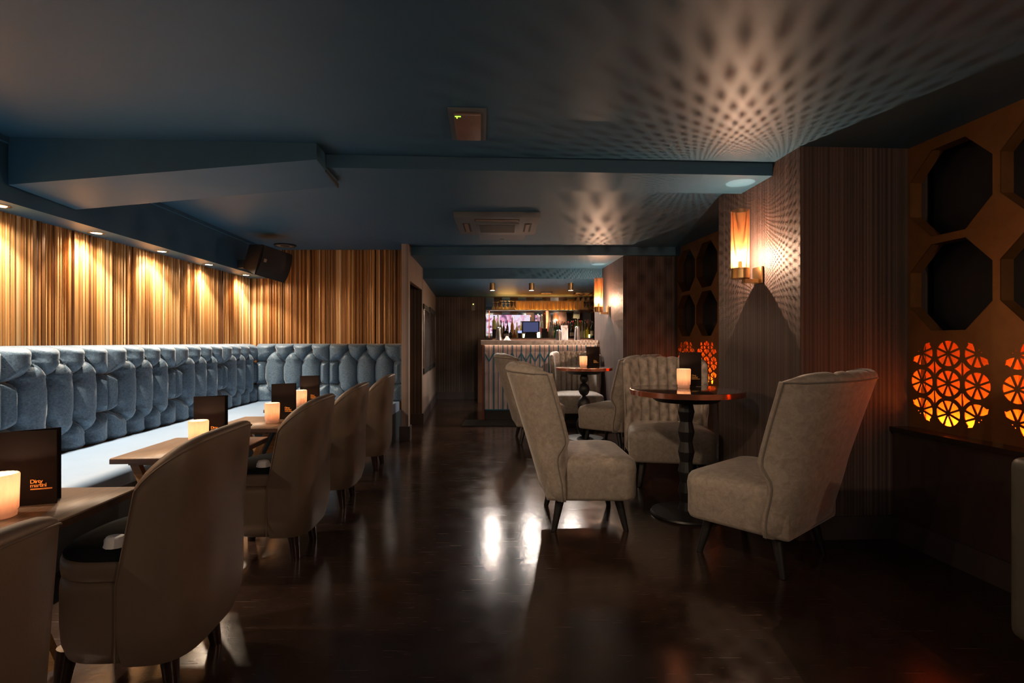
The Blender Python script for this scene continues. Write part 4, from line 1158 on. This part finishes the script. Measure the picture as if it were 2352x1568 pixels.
# switch plate on the far wall
r = thing('alarm_panel', 'small pale wall panel with a yellow lamp left of the bar', 'wall panel', (PX(1087,9.88),9.903,PZ(704,9.88)), 0)
MB().box(-.032,.032,-.02,.0,-.07,.065).build('case', mat('beige_plastic', (.28,.26,.2), .5), r); MB().box(-.009,.009,-.023,-.02,.038,.054).build('lamp', 'yellowdot', r)
# bar ceiling vent
r = thing('ceiling_vent', 'small square vent in the bar ceiling above the tall glasses', 'vent', (PX(1255,9.0),9.05,ZC), 0)
MB().box(-.10,.10,-.14,.14,-.012,0).build('frame', 'acbody', r); MB().box(-.08,.08,-.11,.11,-.015,-.011).build('slats', 'steel', r)
# two framed pictures on the corridor wall
def frame_pic(d0, d1, zt, zb, lb):
    def xw_(d, o=0): return -1.178-.0842*(d-6.92)+o
    r = thing('picture_frame', lb, 'picture', (0,0,0), 0, 'dark glazed frames on the corridor wall')
    a, b_ = Vector((xw_(d0),d0)), Vector((xw_(d1),d1)); n = Vector((1,.084)).normalized()
    recalc(MB().prism([a,b_,b_+n*.022,a+n*.022], zb, zt).build('frame', 'blackmatte', r))
    dd = (b_-a).normalized()*.05
    recalc(MB().prism([a+dd+n*.02,b_-dd+n*.02,b_-dd+n*.0245,a+dd+n*.0245], zb+.075, zt-.075).build('glass', 'poster', r))
    for p in (a, b_-dd*.4): recalc(MB().prism([p,p+dd*.4,p+dd*.4+n*.026,p+n*.026], zb+.07, zt-.07).build('side_bar', 'steel', r))
frame_pic(6.97,7.92,EYE+.50,EYE-.43,'tall dark glazed picture on the corridor wall, nearer of the two')
frame_pic(8.10,9.35,EYE+.53,EYE-.44,'tall dark glazed picture on the corridor wall, farther of the two')

# ------------------------------------------------------------------ added fill lights and back bar glow
spot('rear_fill_spot', (-.9,-1.2,2.10), (.2,3.2,.4), 17, 95, .8, (1,.72,.48), .12)  # unseen fill added behind the camera on the left
spot('rear_fill_spot', (.6,-1.4,2.10), (1.5,2.6,.2), 30, 95, .8, (1,.76,.56), .12)  # second added fill, for the back of the right-hand chair
spot('aisle_fill_spot', (-.55,.9,2.12), (.45,3.3,.5), 115, 56, .8, (1,.72,.47), .06)  # added out-of-view spot that brightens the profile chair's back
area('ceiling_fill_area', (-.6,-1.6,1.6), (-.6,1.5,2.4), 3, 1.2, .6, (1,.80,.66))  # soft fill added towards the ceiling, no fitting stands here
area('back_bar_glow', (.40,9.62,ZS-.03), (.40,9.50,1.0), 7, 1.6, .05, (1,.78,.46))
area('top_shelf_glow', (.45,9.80,ZC-.03), (.45,9.5,ZS), .5, 1.5, .03, (1,.40,.07))
area('shelf_glow', (.45,9.78,ZS+.02), (.45,9.3,ZS+.3), 7.5, 1.4, .02, (1,.56,.15))
point('rear_right_fill', (1.75,-.9,1.62), 42, (1,.66,.42), .03)  # unseen light added to brighten the octagon reveals
w = bpy.data.worlds.new('dim'); bpy.context.scene.world = w; w.use_nodes = True
w.node_tree.nodes['Background'].inputs[0].default_value = (.35,.42,.55,1); w.node_tree.nodes['Background'].inputs[1].default_value = .02

# ------------------------------------------------------------------ camera
cam = bpy.data.cameras.new('camera'); cam.lens = 36*F/2352; cam.sensor_width = 36; cam.clip_start = .05
co = bpy.data.objects.new('camera', cam); C.objects.link(co); co.location = (0,0,EYE); co.rotation_euler = (PI/2,0,0)
bpy.context.scene.camera = co
vs = bpy.context.scene.view_settings; vs.view_transform = 'Standard'; vs.look = 'None'; vs.gamma = 1; vs.exposure = 0; vs.use_curve_mapping = False

# ------------------------------------------------------------------ scale to metres
done = set()
for o in bpy.data.objects:
    o.location = [c*K for c in o.location]
    if o.type == 'MESH' and o.data.name not in done:
        done.add(o.data.name); o.data.transform(Matrix.Scale(K, 4))
    if o.type == 'LIGHT' and o.data.name not in done:
        done.add(o.data.name); l = o.data; l.energy *= K*K
        if l.type == 'AREA': l.size *= K; l.size_y *= K
        else: l.shadow_soft_size *= K
